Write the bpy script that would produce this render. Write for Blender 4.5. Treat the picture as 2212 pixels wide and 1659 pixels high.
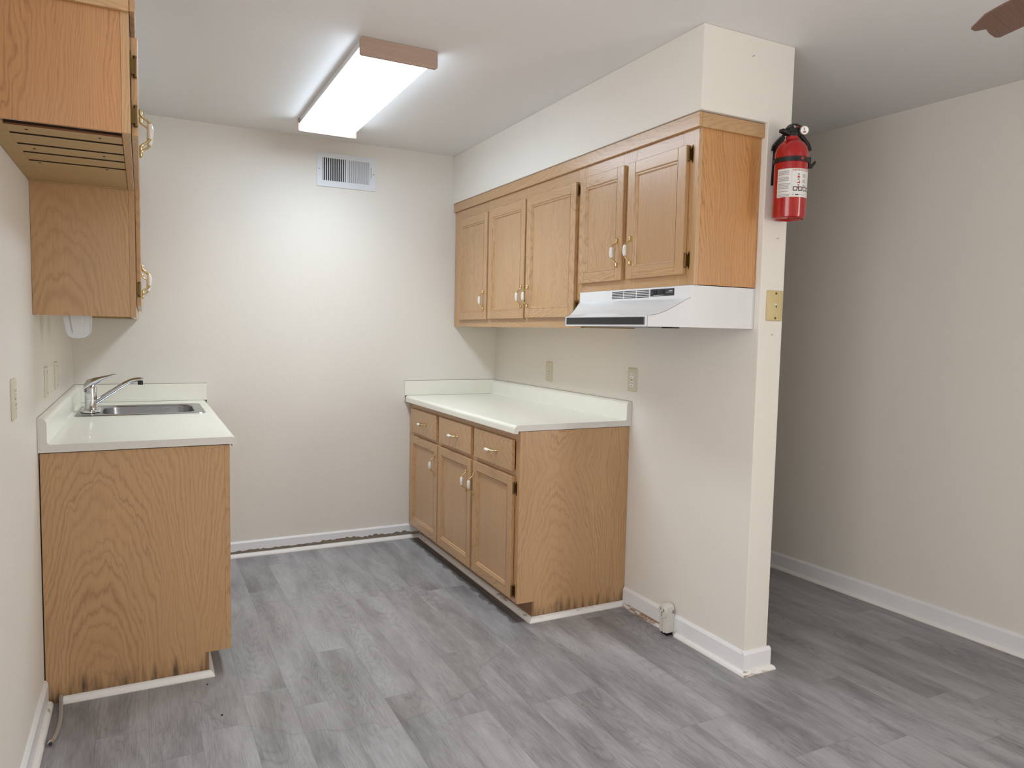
import bpy, bmesh, math, random
from mathutils import Vector, Matrix
random.seed(7)
PI = math.pi
for o in list(bpy.data.objects): bpy.data.objects.remove(o)
SC = bpy.context.scene
COL = SC.collection

# ------------------------------------------------------------------ camera
CX, CY, CZ, YAW, PITCH, ROLL, FPX = 0.3232, -4.3666, 1.3419, 0.4729, -0.0735, 0.0207, 1561.75
fw = Vector((math.sin(YAW)*math.cos(PITCH), math.cos(YAW)*math.cos(PITCH), math.sin(PITCH)))
rt = Vector((math.cos(YAW), -math.sin(YAW), 0)); up = rt.cross(fw)
rt2 = rt*math.cos(ROLL)+up*math.sin(ROLL); up2 = -rt*math.sin(ROLL)+up*math.cos(ROLL)
cd = bpy.data.cameras.new('camera'); cam = bpy.data.objects.new('camera', cd); COL.objects.link(cam)
cd.sensor_width = 36; cd.lens = FPX/2212*36; cd.clip_start = 0.05
M = Matrix.Identity(4)
for i in range(3):
    M[i][0] = rt2[i]; M[i][1] = up2[i]; M[i][2] = -fw[i]
M[0][3], M[1][3], M[2][3] = CX, CY, CZ
cam.matrix_world = M
SC.camera = cam

# ------------------------------------------------------------------ light and exposure
SC.view_settings.view_transform = 'Standard'; SC.view_settings.look = 'None'
SC.view_settings.gamma = 1; SC.view_settings.use_curve_mapping = False
SC.view_settings.exposure = 0.04
LENS_EMIT = 12.0
LENS_COL = (0.71, 0.855, 1.0, 1)
wd = bpy.data.worlds.new('sky'); SC.world = wd; wd.use_nodes = True
wd.node_tree.nodes['Background'].inputs[0].default_value = (0.75, 0.85, 1.0, 1)
wd.node_tree.nodes['Background'].inputs[1].default_value = 1.5
ROOM_Y = -7.4                               # the living room ends here, behind the camera
def area(name, loc, rot, sx, sy, power, col):
    l = bpy.data.lights.new(name, 'AREA'); l.shape = 'RECTANGLE'; l.size = sx; l.size_y = sy; l.energy = power; l.color = col
    o = bpy.data.objects.new(name, l); COL.objects.link(o); o.location = loc; o.rotation_euler = rot
    return o
area('daylight_at_side_window', (-0.13, -3.85, 1.325), (0, -PI/2, 0), 1.6, 1.45, 34, (1.0, 0.93, 0.87))
area('added_warm_fill_far_right', (3.93, -5.6, 1.325), (0, PI/2, 0), 1.6, 1.45, 84, (1.0, 0.95, 0.86))  # added lamp out of view, warm light from the far right
FAN_EMIT = 1.5; FAN_COL = (1.0, 0.86, 0.68, 1)
_l = area('fluorescent_tubes', (1.2275, -.97, 2.377), (0, 0, 0), .26, 1.17, 6.6, (0.94, 1.0, 0.985)); _l.data.spread = math.radians(125)

# ------------------------------------------------------------------ dimensions
H = 2.44
W = 2.4306          # right kitchen wall
PT = 0.1226         # its thickness
PL = -2.3174        # its free end
SX = 2.105          # soffit face
def hallx(y): return W+1.0864-0.0493*y

# ------------------------------------------------------------------ node helpers
def new_mat(name):
    m = bpy.data.materials.new(name); m.use_nodes = True
    nt = m.node_tree
    return m, nt, nt.nodes['Principled BSDF']
def srgb(r, g, b):
    f = lambda c: (c/255/12.92) if c/255 <= .04045 else ((c/255+.055)/1.055)**2.4
    return (f(r), f(g), f(b), 1)
class NT:
    def __init__(s, nt): s.nt = nt
    def n(s, t, **kw):
        x = s.nt.nodes.new(t)
        for k, v in kw.items(): setattr(x, k, v)
        return x
    def put(s, sock, v):
        if hasattr(v, 'is_output') or isinstance(v, bpy.types.NodeSocket): s.nt.links.new(v, sock)
        else: sock.default_value = v
    def m(s, op, a, b=0.0, c=0.0, clamp=False):
        x = s.n('ShaderNodeMath', operation=op, use_clamp=clamp)
        for i, v in enumerate((a, b, c)): s.put(x.inputs[i], v)
        return x.outputs[0]
    def comb(s, x, y, z):
        k = s.n('ShaderNodeCombineXYZ')
        for i, v in enumerate((x, y, z)): s.put(k.inputs[i], v)
        return k.outputs[0]
    def sep(s, v):
        k = s.n('ShaderNodeSeparateXYZ'); s.put(k.inputs[0], v); return k.outputs
    def noise(s, vec, scale, detail=2, rough=.5, dist=0):
        k = s.n('ShaderNodeTexNoise'); s.put(k.inputs['Vector'], vec)
        k.inputs['Scale'].default_value = scale; k.inputs['Detail'].default_value = detail
        k.inputs['Roughness'].default_value = rough; k.inputs['Distortion'].default_value = dist
        return k.outputs['Fac']
    def ramp(s, f, stops, interp='LINEAR'):
        k = s.n('ShaderNodeValToRGB'); s.put(k.inputs[0], f); e = k.color_ramp.elements; k.color_ramp.interpolation = interp
        while len(e) < len(stops): e.new(.5)
        for i, (p, c) in enumerate(stops): e[i].position = p; e[i].color = c
        return k.outputs[0]
    def mix(s, f, a, b, mode='MIX'):
        k = s.n('ShaderNodeMix', data_type='RGBA', blend_type=mode)
        s.put(k.inputs[0], f); s.put(k.inputs[6], a); s.put(k.inputs[7], b); return k.outputs[2]
    def maprange(s, v, a, b, c, d):
        k = s.n('ShaderNodeMapRange'); s.put(k.inputs[0], v)
        for i, x in enumerate((a, b, c, d)): k.inputs[i+1].default_value = x
        return k.outputs[0]
    def bump(s, h, strength, dist, bsdf):
        k = s.n('ShaderNodeBump'); k.inputs['Strength'].default_value = strength; k.inputs['Distance'].default_value = dist
        s.put(k.inputs['Height'], h); s.nt.links.new(k.outputs[0], bsdf.inputs['Normal'])

def plain(name, col, rough=.5, metal=0, coat=0, spec=.5, trans=0):
    m, nt, b = new_mat(name)
    b.inputs['Base Color'].default_value = col; b.inputs['Roughness'].default_value = rough; b.inputs['Metallic'].default_value = metal
    b.inputs['Coat Weight'].default_value = coat; b.inputs['Specular IOR Level'].default_value = spec
    if trans: b.inputs['Transmission Weight'].default_value = trans
    # faint unevenness so that no surface is perfectly flat in tone
    t = NT(nt); tc = t.n('ShaderNodeTexCoord').outputs['Object']
    f = t.noise(tc, 9, 3)
    c2 = tuple(x*.93 for x in col[:3])+(1,)
    nt.links.new(t.mix(f, col, c2), b.inputs['Base Color'])
    return m

def wall_mat(name, col, bump=.25, scale=130):
    m, nt, b = new_mat(name); t = NT(nt); tc = t.n('ShaderNodeTexCoord').outputs['Object']
    big = t.noise(tc, 1.3, 2); c2 = tuple(x*.955 for x in col[:3])+(1,)
    nt.links.new(t.mix(big, col, c2), b.inputs['Base Color'])
    b.inputs['Roughness'].default_value = .55; b.inputs['Specular IOR Level'].default_value = .3
    h = t.m('ADD', t.noise(tc, scale, 2, .55), t.m('MULTIPLY', t.noise(tc, scale*.3, 1), .6))
    t.bump(h, bump, .0025, b)
    return m

def oak(name, along='z', light=(204, 164, 118), dark=(136, 98, 64), freq=125, cath=.12, d0=.05, rough=.38, stain=0, pp=.2, contrast=1.0, coat=.6):
    """flat-sawn oak: growth rings cut along the grain, fine pores"""
    m, nt, b = new_mat(name); t = NT(nt)
    tc = t.n('ShaderNodeTexCoord').outputs['Object']; rnd = t.n('ShaderNodeObjectInfo').outputs['Random']
    x, y, z = t.sep(tc)
    if along == 'z': g = z; u = t.m('ADD', x, y)
    elif along == 'y': g = y; u = t.m('ADD', x, z)
    else: g = x; u = t.m('ADD', y, z)
    g2 = t.m('ADD', g, t.m('MULTIPLY', rnd, 13.7)); u2 = t.m('ADD', u, t.m('MULTIPLY', rnd, 5.31))
    # slow wander and wiggle
    w1 = t.m('MULTIPLY', t.m('SUBTRACT', t.noise(t.comb(t.m('MULTIPLY', u2, 4.5), t.m('MULTIPLY', g2, 1.5), rnd), 1, 2), .5), .13)
    w2 = t.m('MULTIPLY', t.m('SUBTRACT', t.noise(t.comb(t.m('MULTIPLY', u2, 26), t.m('MULTIPLY', g2, 6), 3.0), 1, 3, .55), .5), .030)
    uc = t.m('ADD', t.m('PINGPONG', u2, pp), w1)
    dz = t.m('ADD', t.m('MULTIPLY', t.m('PINGPONG', g2, 1.1), cath), d0)
    r = t.m('SQRT', t.m('ADD', t.m('MULTIPLY', uc, uc), t.m('MULTIPLY', dz, dz)))
    r = t.m('ADD', r, w2)
    # years of different width, some faint
    r = t.m('ADD', r, t.m('MULTIPLY', t.noise(t.comb(t.m('MULTIPLY', r, 38), 0.0, rnd), 1, 2), .022))
    ring = t.m('FRACT', t.m('MULTIPLY', r, freq))
    ring = t.m('POWER', t.m('ABSOLUTE', t.m('SUBTRACT', t.m('MULTIPLY', ring, 2), 1)), 2.6)
    fade = t.maprange(t.noise(t.comb(t.m('MULTIPLY', r, 24), t.m('MULTIPLY', g2, 1.2), 6.0), 1, 2), .32, .66, .25, 1.0)
    ring = t.m('MULTIPLY', ring, fade)
    pv = t.comb(t.m('MULTIPLY', u2, 460), t.m('MULTIPLY', g2, 11), 0.0)
    pores = t.noise(pv, 1, 2, .6)
    fine = t.noise(t.comb(t.m('MULTIPLY', u2, 110), t.m('MULTIPLY', g2, 3), 5.0), 1, 3, .6)
    f = t.m('ADD', t.m('MULTIPLY', ring, .50*contrast), t.m('ADD', t.m('MULTIPLY', t.m('SUBTRACT', pores, .45), .55*contrast), t.m('MULTIPLY', fine, .34)))
    col = t.ramp(f, [(0.0, srgb(*light)), (.40, srgb(*[(a*.70+c*.30) for a, c in zip(light, dark)])), (1.0, srgb(*dark))])
    broad = t.noise(t.comb(t.m('MULTIPLY', u2, 4), t.m('MULTIPLY', g2, .8), 9.0), 1, 2)
    col = t.mix(t.maprange(broad, .35, .7, 0, .35), col, srgb(*[(a*.55+c*.45) for a, c in zip(light, dark)]))
    if stain:
        # water-blackened streaks rising from the floor
        streak = t.noise(t.comb(t.m('MULTIPLY', u2, 34), t.m('MULTIPLY', z, 3), 2.0), 1, 3, .6)
        low = t.noise(t.comb(t.m('MULTIPLY', u2, 5), 0.0, 4.0), 1, 1)
        hgt = t.m('ADD', t.m('MULTIPLY', t.m('SUBTRACT', streak, .32), stain), t.m('MULTIPLY', t.m('SUBTRACT', low, .5), stain*.45))
        s = t.m('DIVIDE', t.m('SUBTRACT', t.m('ADD', hgt, .045), z), .08, clamp=True)
        s = t.m('MULTIPLY', s, t.maprange(t.noise(t.comb(t.m('MULTIPLY', u2, 60), t.m('MULTIPLY', z, 9), 7.0), 1, 3), .34, .62, .2, 1))
        col = t.mix(t.m('MULTIPLY', s, .85), col, srgb(52, 38, 26))
    nt.links.new(col, b.inputs['Base Color'])
    b.inputs['Roughness'].default_value = rough; b.inputs['Coat Weight'].default_value = coat; b.inputs['Coat Roughness'].default_value = .22
    t.bump(t.m('ADD', pores, t.m('MULTIPLY', ring, -.4)), .12, .001, b)
    return m

OAK_V = oak('oak_vertical_grain', 'z')
OAK_P = oak('oak_door_panel', 'z', freq=150, cath=.04, d0=.16, contrast=.75, pp=.3)
OAK_HY = oak('oak_grain_along_wall', 'y')
OAK_HX = oak('oak_grain_across', 'x')
OAK_VEN = oak('oak_veneer_side', 'z', freq=84, cath=.19, d0=.02, pp=.31, contrast=1.0)
OAK_STAIN = oak('oak_veneer_water_stained', 'z', freq=84, cath=.19, d0=.02, pp=.31, contrast=1.0, stain=.22)
OAK_END_LIT = oak('oak_veneer_warm_lit_end', 'z', light=(206, 152, 92), dark=(136, 84, 42), freq=95, cath=.15, d0=.02, pp=.33, contrast=1.15)  # warm light on the end panel put into its own veneer colour
OAK_DRAWER = oak('oak_drawer_front', 'y', freq=100, cath=.22, d0=.0, pp=.11)
OAK_RAW = oak('pale_plywood', 'x', light=(196, 165, 118), dark=(160, 124, 78), freq=30, contrast=.5, rough=.6, coat=0)
SLOT_SHADE = plain('slot_shade_brown', srgb(48, 30, 18), .8)
LAMP_OAK = oak('oak_lamp_end', 'x', light=(186, 160, 144), dark=(124, 98, 84), freq=210, cath=.05, rough=.5, coat=0, contrast=.8)

WALL = wall_mat('cream_wall_paint', srgb(233, 228, 220))
CEIL = wall_mat('white_ceiling_paint', srgb(233, 232, 231), .2, 90)
TRIM = plain('white_trim_paint', srgb(240, 241, 244), .35, coat=.1)

def stained_trim(name, amount):
    m, nt, b = new_mat(name); t = NT(nt); tc = t.n('ShaderNodeTexCoord').outputs['Object']
    x, y, z = t.sep(tc); L = t.m('ADD', x, y)
    a = t.noise(t.comb(t.m('MULTIPLY', L, 5), t.m('MULTIPLY', z, 30), 1.0), 1, 3, .6)
    c = t.noise(t.comb(t.m('MULTIPLY', L, 26), t.m('MULTIPLY', z, 130), 2.0), 1, 3, .65)
    f = t.maprange(t.m('ADD', t.m('MULTIPLY', a, .7), t.m('MULTIPLY', c, .4)), amount, amount+.10, 0, 1)
    edge = t.m('MULTIPLY', t.m('LESS_THAN', z, .0025), .55)
    col = t.mix(t.m('MAXIMUM', f, edge), srgb(238, 237, 236), srgb(150, 118, 92))
    nt.links.new(col, b.inputs['Base Color']); b.inputs['Roughness'].default_value = .45
    return m
QR = stained_trim('scuffed_white_quarter_round', .69)
QR_BAD = stained_trim('chipped_stained_quarter_round', .53)
QR_GREY = stained_trim('dirty_quarter_round', .64)

LAMINATE = plain('cream_laminate', srgb(243, 242, 230), .28, coat=.15)
LAM_END = plain('laminate_end_cap', srgb(224, 221, 215), .4)
SEAM = plain('laminate_seam_and_shade', srgb(96, 84, 70), .6)
BRASS = plain('polished_brass', srgb(230, 212, 158), .16, 1)
ABRASS = plain('antique_brass', srgb(112, 92, 56), .32, 1)
CERAMIC = plain('white_ceramic', srgb(238, 236, 230), .12, coat=.4)
CHROME = plain('chrome', srgb(214, 216, 220), .07, 1)
BLACKP = plain('black_plastic', srgb(20, 20, 21), .42)
ALMOND = plain('almond_plastic', srgb(214, 206, 182), .4)
ALMOND_L = plain('pale_almond_plastic', srgb(222, 217, 200), .4)
JACKY = plain('yellowed_plastic', srgb(206, 186, 134), .45)
DARK = plain('dark_slot', srgb(22, 20, 18), .7)
WHITE_EN = plain('white_enamel', srgb(236, 238, 241), .22, coat=.3)
WHITE_EN2 = plain('white_enamel_cap', srgb(226, 226, 228), .3)
VENTW = plain('white_register_paint', srgb(226, 229, 233), .4)
REDP = plain('red_extinguisher_paint', srgb(168, 15, 14), .22, coat=.4)
RED_INK = plain('red_ink', srgb(190, 40, 50), .5)
GREY_INK = plain('grey_ink', srgb(168, 166, 166), .5)
DK_INK = plain('dark_ink', srgb(40, 40, 42), .5)
PAPER = plain('white_label', srgb(226, 224, 222), .35)
FANW = oak('walnut_fan_blade', 'x', light=(122, 80, 58), dark=(70, 42, 30), freq=110, rough=.4)
FANM = plain('bronze_fan_metal', srgb(86, 66, 50), .35, .8)
STRIPM = plain('charcoal_strip', srgb(38, 39, 42), .35)
PLASTW = plain('cloudy_white_plastic', srgb(226, 229, 234), .35)
RECEPT = plain('white_receptacle_plastic', srgb(222, 219, 212), .35)
FOAM = plain('grey_grout', srgb(150, 138, 124), .8)
SCREW = plain('dull_screw', srgb(120, 104, 84), .4, .8)

def steel_mat():
    m, nt, b = new_mat('brushed_steel'); t = NT(nt); tc = t.n('ShaderNodeTexCoord').outputs['Object']
    x, y, z = t.sep(tc)
    n = t.noise(t.comb(t.m('MULTIPLY', x, 4), t.m('MULTIPLY', y, 500), t.m('MULTIPLY', z, 300)), 1, 2)
    b.inputs['Base Color'].default_value = srgb(170, 172, 178); b.inputs['Metallic'].default_value = 1
    nt.links.new(t.maprange(n, .3, .7, .2, .34), b.inputs['Roughness'])
    return m
STEEL = steel_mat()
def braid_mat():
    m, nt, b = new_mat('braided_steel'); t = NT(nt); tc = t.n('ShaderNodeTexCoord').outputs['Object']
    w = t.n('ShaderNodeTexWave'); nt.links.new(tc, w.inputs[0]); w.inputs['Scale'].default_value = 140; w.bands_direction = 'DIAGONAL'
    nt.links.new(t.ramp(w.outputs['Fac'], [(0, srgb(110, 106, 100)), (1, srgb(226, 222, 214))]), b.inputs['Base Color'])
    b.inputs['Metallic'].default_value = .5; b.inputs['Roughness'].default_value = .4
    return m
BRAID = braid_mat()
def lens_mat():
    m, nt, b = new_mat('lit_acrylic_lens')
    b.inputs['Base Color'].default_value = (.9, .9, .9, 1)
    b.inputs['Emission Color'].default_value = LENS_COL; b.inputs['Emission Strength'].default_value = LENS_EMIT
    return m
LENS = lens_mat()
FANLIGHT, _nt, _b = new_mat('lit_warm_globe')
_b.inputs['Emission Color'].default_value = FAN_COL; _b.inputs['Emission Strength'].default_value = FAN_EMIT
def glass_mat():
    m, nt, b = new_mat('window_glass'); t = NT(nt)
    tr = t.n('ShaderNodeBsdfTransparent'); gl = t.n('ShaderNodeBsdfGlossy'); gl.inputs['Roughness'].default_value = .02
    mx = t.n('ShaderNodeMixShader'); mx.inputs[0].default_value = .06
    nt.links.new(tr.outputs[0], mx.inputs[1]); nt.links.new(gl.outputs[0], mx.inputs[2])
    nt.links.new(mx.outputs[0], nt.nodes['Material Output'].inputs[0])
    return m
GLASS = glass_mat()
def clear_mat():
    m, nt, b = new_mat('clear_gauge_lens')
    b.inputs['Base Color'].default_value = (.9, .9, .88, 1); b.inputs['Roughness'].default_value = .05; b.inputs['Coat Weight'].default_value = 1
    return m
GAUGE = clear_mat()

def floor_mat():
    m, nt, b = new_mat('grey_vinyl_plank'); t = NT(nt); tc = t.n('ShaderNodeTexCoord').outputs['Object']
    x, y, z = t.sep(tc)
    PW, LN, X0 = .153, 1.22, .3225
    cx = t.m('DIVIDE', t.m('SUBTRACT', x, X0), PW); k = t.m('FLOOR', cx); fx = t.m('FRACT', cx)
    joints = {0: .566, 2: .601, 3: 1.006, 4: .532, 5: .30, 6: .777, 7: 1.042, 8: .272, 9: .299, 10: 1.135, 11: .208, 12: .846, 14: 1.167, 19: .364}
    rr = random.Random(3)
    stops = []
    for i in range(-3, 25):
        v = joints.get(i, rr.random()*1.22)/1.22
        stops.append(((i+3)/30.0, (v, v, v, 1)))
    off = t.ramp(t.m('DIVIDE', t.m('ADD', k, 3.02), 30.0), stops, 'CONSTANT')
    off = t.m('MULTIPLY', off, LN)
    cy = t.m('DIVIDE', t.m('SUBTRACT', y, off), LN); j = t.m('FLOOR', cy); fy = t.m('FRACT', cy)
    wn = t.n('ShaderNodeTexWhiteNoise'); wn.noise_dimensions = '3D'
    nt.links.new(t.comb(k, j, 1.7), wn.inputs['Vector']); pr = wn.outputs['Value']; pc = t.sep(wn.outputs['Color'])
    gx = t.m('ADD', x, t.m('MULTIPLY', pc[0], 3)); gy = t.m('ADD', y, t.m('MULTIPLY', pc[1], 9))
    # cathedral grain inside each plank
    w1 = t.m('MULTIPLY', t.m('SUBTRACT', t.noise(t.comb(t.m('MULTIPLY', gx, 12), t.m('MULTIPLY', gy, 2.2), pr), 1, 2), .5), .14)
    ux = t.m('ADD', t.m('MULTIPLY', t.m('SUBTRACT', fx, t.m('ADD', .2, t.m('MULTIPLY', pc[2], .6))), PW), w1)
    dz = t.m('ADD', t.m('MULTIPLY', t.m('PINGPONG', gy, .9), .10), .01)
    r = t.m('SQRT', t.m('ADD', t.m('MULTIPLY', ux, ux), t.m('MULTIPLY', dz, dz)))
    ring = t.m('FRACT', t.m('MULTIPLY', r, 150))
    ring = t.m('POWER', t.m('ABSOLUTE', t.m('SUBTRACT', t.m('MULTIPLY', ring, 2), 1)), 3)
    gmask = t.maprange(t.noise(t.comb(t.m('MULTIPLY', gx, 5), t.m('MULTIPLY', gy, 1.6), 3.0), 1, 2), .42, .62, 0, 1)
    pores = t.noise(t.comb(t.m('MULTIPLY', gx, 260), t.m('MULTIPLY', gy, 12), pr), 1, 2, .6)
    cloud = t.noise(t.comb(t.m('MULTIPLY', gx, 9), t.m('MULTIPLY', gy, 2.0), 8.0), 1, 4, .6)
    f = t.m('ADD', t.m('MULTIPLY', t.m('SUBTRACT', cloud, .5), 1.5), t.m('MULTIPLY', t.m('SUBTRACT', pores, .5), .75))
    f = t.m('ADD', f, t.m('MULTIPLY', t.m('MULTIPLY', ring, gmask), -.22))
    f = t.m('ADD', f, t.m('MULTIPLY', t.m('SUBTRACT', pr, .5), .24))
    col = t.ramp(t.m('ADD', f, .5), [(0, srgb(108, 106, 109)), (.5, srgb(152, 151, 154)), (1, srgb(184, 184, 188))])
    # outline of a dried puddle
    wob = t.m('MULTIPLY', t.m('SUBTRACT', t.noise(t.comb(t.m('MULTIPLY', x, 4.5), t.m('MULTIPLY', y, 4.5), 2.0), 1, 2), .5), .55)
    px, py = t.m('DIVIDE', t.m('SUBTRACT', x, 1.06), .62), t.m('DIVIDE', t.m('ADD', y, 1.42), .66)
    pd = t.m('ADD', t.m('SQRT', t.m('ADD', t.m('MULTIPLY', px, px), t.m('MULTIPLY', py, py))), wob)
    line = t.m('SUBTRACT', 1, t.m('DIVIDE', t.m('ABSOLUTE', t.m('SUBTRACT', pd, 1)), .011), clamp=True)
    col = t.mix(t.m('MULTIPLY', t.m('LESS_THAN', pd, 1), .13), col, srgb(150, 146, 132))
    col = t.mix(t.m('MULTIPLY', line, .30), col, srgb(104, 98, 84))
    # ragged glue residue plus painted overhang shadow along the right toe kick
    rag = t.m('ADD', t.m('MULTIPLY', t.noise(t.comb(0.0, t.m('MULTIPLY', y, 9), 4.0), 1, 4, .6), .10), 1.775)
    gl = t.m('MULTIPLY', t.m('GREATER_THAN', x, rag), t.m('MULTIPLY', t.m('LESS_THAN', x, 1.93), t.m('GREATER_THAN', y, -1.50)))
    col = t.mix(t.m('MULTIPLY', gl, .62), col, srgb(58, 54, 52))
    # thin seams
    ex = t.m('MINIMUM', fx, t.m('SUBTRACT', 1, fx)); ey = t.m('MINIMUM', fy, t.m('SUBTRACT', 1, fy))
    sx = t.m('LESS_THAN', ex, .006); sy = t.m('LESS_THAN', ey, .0009)
    sm = t.m('MAXIMUM', sx, sy)
    col = t.mix(t.m('MULTIPLY', sm, .28), col, srgb(70, 70, 72))
    nt.links.new(col, b.inputs['Base Color'])
    b.inputs['Specular IOR Level'].default_value = .45
    nt.links.new(t.maprange(pores, .3, .7, .34, .48), b.inputs['Roughness'])
    t.bump(t.m('SUBTRACT', t.m('MULTIPLY', pores, .5), sm), .1, .0015, b)
    return m
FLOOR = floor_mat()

# ------------------------------------------------------------------ mesh builder
class MB:
    def __init__(s): s.v = []; s.f = []; s.mi = []
    def add(s, vs, fs, mi=0):
        o = len(s.v); s.v += [tuple(p) for p in vs]
        for f in fs: s.f.append([o+i for i in f]); s.mi.append(mi)
        return s
    def box(s, x0, x1, y0, y1, z0, z1, mi=0):
        vs = [(x, y, z) for x in (x0, x1) for y in (y0, y1) for z in (z0, z1)]
        return s.add(vs, [(0, 1, 3, 2), (4, 6, 7, 5), (0, 4, 5, 1), (2, 3, 7, 6), (0, 2, 6, 4), (1, 5, 7, 3)], mi)
    def prism(s, poly, axis, a0, a1, mi=0):
        n = len(poly)
        def P(p, a):
            if axis == 'x': return (a, p[0], p[1])
            if axis == 'y': return (p[0], a, p[1])
            return (p[0], p[1], a)
        vs = [P(p, a0) for p in poly]+[P(p, a1) for p in poly]
        fs = [tuple(range(n)), tuple(range(n, 2*n))]+[(i, (i+1) % n, n+(i+1) % n, n+i) for i in range(n)]
        return s.add(vs, fs, mi)
    def loft(s, loops, mi=0, closed=True, caps=True):
        n = len(loops[0]); vs = [p for l in loops for p in l]; fs = []
        for a in range(len(loops)-1):
            for i in range(n if closed else n-1):
                j = (i+1) % n; fs.append((a*n+i, a*n+j, (a+1)*n+j, (a+1)*n+i))
        if caps: fs += [tuple(range(n)), tuple(range((len(loops)-1)*n, len(loops)*n))]
        return s.add(vs, fs, mi)
    def tube(s, pts, rad, n=12, mi=0, flat=None):
        """round tube through pts; rad scalar or per point; flat=(axis vector, factor) squashes the section"""
        pts = [Vector(p) for p in pts]; R = rad if isinstance(rad, (list, tuple)) else [rad]*len(pts)
        loops = []; ref = None
        for i, p in enumerate(pts):
            d = (pts[min(i+1, len(pts)-1)]-pts[max(i-1, 0)]).normalized()
            if ref is None:
                ref = Vector((0, 0, 1)) if abs(d.z) < .9 else Vector((1, 0, 0))
            a = (ref-d*ref.dot(d)).normalized(); b = d.cross(a); ref = a
            lp = []
            for k in range(n):
                q = a*math.cos(2*PI*k/n)*R[i]+b*math.sin(2*PI*k/n)*R[i]
                if flat: ax = Vector(flat[0]); q = q-ax*q.dot(ax)*(1-flat[1])
                lp.append(p+q)
            loops.append(lp)
        return s.loft(loops, mi)
    def lathe(s, prof, c, axis='z', n=32, mi=0):
        """prof: list of (radius, height)"""
        loops = []
        for r, h in prof:
            lp = []
            for k in range(n):
                a = 2*PI*k/n; p, q = r*math.cos(a), r*math.sin(a)
                if axis == 'z': lp.append((c[0]+p, c[1]+q, c[2]+h))
                elif axis == 'x': lp.append((c[0]+h, c[1]+p, c[2]+q))
                else: lp.append((c[0]+p, c[1]+h, c[2]+q))
            loops.append(lp)
        return s.loft(loops, mi)
def rrect(x0, x1, y0, y1, r, n=5):
    pts = []
    for cx, cy, a0 in ((x1-r, y1-r, 0), (x0+r, y1-r, 90), (x0+r, y0+r, 180), (x1-r, y0+r, 270)):
        for k in range(n+1):
            a = math.radians(a0+90*k/n); pts.append((cx+r*math.cos(a), cy+r*math.sin(a)))
    return pts
def smooth_path(pts, n=8):
    P = [Vector(p) for p in pts]; out = []
    for i in range(len(P)-1):
        p0, p1, p2, p3 = P[max(i-1, 0)], P[i], P[i+1], P[min(i+2, len(P)-1)]
        for k in range(n):
            t = k/n; out.append(.5*((2*p1)+(-p0+p2)*t+(2*p0-5*p1+4*p2-p3)*t*t+(-p0+3*p1-3*p2+p3)*t**3))
    out.append(P[-1]); return out

def base_of(o):
    while o.parent: o = o.parent
    return Vector(o.location)
def mesh_obj(name, mb, mats, parent=None, origin=None, smooth=False, bev=0, seg=2, fixn=True):
    if not isinstance(mats, (list, tuple)): mats = [mats]
    org = base_of(parent) if parent else Vector(origin or (0, 0, 0))
    me = bpy.data.meshes.new(name)
    me.from_pydata([tuple(Vector(p)-org) for p in mb.v], [], mb.f); me.update()
    for m in mats: me.materials.append(m)
    me.polygons.foreach_set('material_index', mb.mi)
    bm = bmesh.new(); bm.from_mesh(me)
    if fixn: bmesh.ops.recalc_face_normals(bm, faces=bm.faces)
    if smooth:
        for f in bm.faces: f.smooth = True
        for e in bm.edges:
            if len(e.link_faces) == 2 and e.calc_face_angle(0) > math.radians(38): e.smooth = False
    bm.to_mesh(me); bm.free()
    o = bpy.data.objects.new(name, me); COL.objects.link(o)
    if parent: o.parent = parent
    else: o.location = org
    if bev:
        b = o.modifiers.new('bevel', 'BEVEL'); b.width = bev; b.segments = seg; b.limit_method = 'ANGLE'; b.angle_limit = math.radians(40)
    return o
def thing(name, label, cat, loc, group=None):
    o = bpy.data.objects.new(name, None); COL.objects.link(o); o.location = loc; o.empty_display_size = .05
    o['label'] = label; o['category'] = cat
    if group: o['group'] = group
    return o
def tag(o, label, cat, group=None):
    o['label'] = label; o['category'] = cat
    if group: o['group'] = group
    return o
def struct(name, mb, mats, label, cat, origin=None, **kw):
    o = mesh_obj(name, mb, mats, None, origin, **kw); o['kind'] = 'structure'; o['label'] = label; o['category'] = cat
    return o
def part(parent, name, mb, mats, label=None, **kw):
    o = mesh_obj(name, mb, mats, parent, **kw)
    if label: o['label'] = label
    return o
def copy_tree(src, loc, label):
    r = src.copy(); COL.objects.link(r); r.location = loc; r['label'] = label
    for ch in list(src.children):
        c = ch.copy(); COL.objects.link(c); c.parent = r
        for g in list(ch.children):
            d = g.copy(); COL.objects.link(d); d.parent = c
    return r

# ------------------------------------------------------------------ the room
hb, hf = hallx(0), hallx(ROOM_Y)
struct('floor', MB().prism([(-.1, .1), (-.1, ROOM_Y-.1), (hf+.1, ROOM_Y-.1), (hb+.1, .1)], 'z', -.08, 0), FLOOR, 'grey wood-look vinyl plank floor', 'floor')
struct('ceiling', MB().prism([(-.1, .1), (-.1, ROOM_Y-.1), (hf+.1, ROOM_Y-.1), (hb+.1, .1)], 'z', H, H+.1), CEIL, 'flat white painted ceiling', 'ceiling')
struct('wall_left', (lambda m: (m.box(-.1, 0, -3.10, 0, 0, H), m.box(-.1, 0, ROOM_Y, -4.60, 0, H), m.box(-.1, 0, -4.60, -3.10, 0, .5), m.box(-.1, 0, -4.60, -3.10, 2.15, H), m)[-1])(MB()), WALL, 'cream wall on the left, behind the sink counter', 'wall')
struct('wall_back', MB().box(-.1, hb+.1, 0, .1, 0, H), WALL, 'cream back wall with the air register', 'wall')
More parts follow.
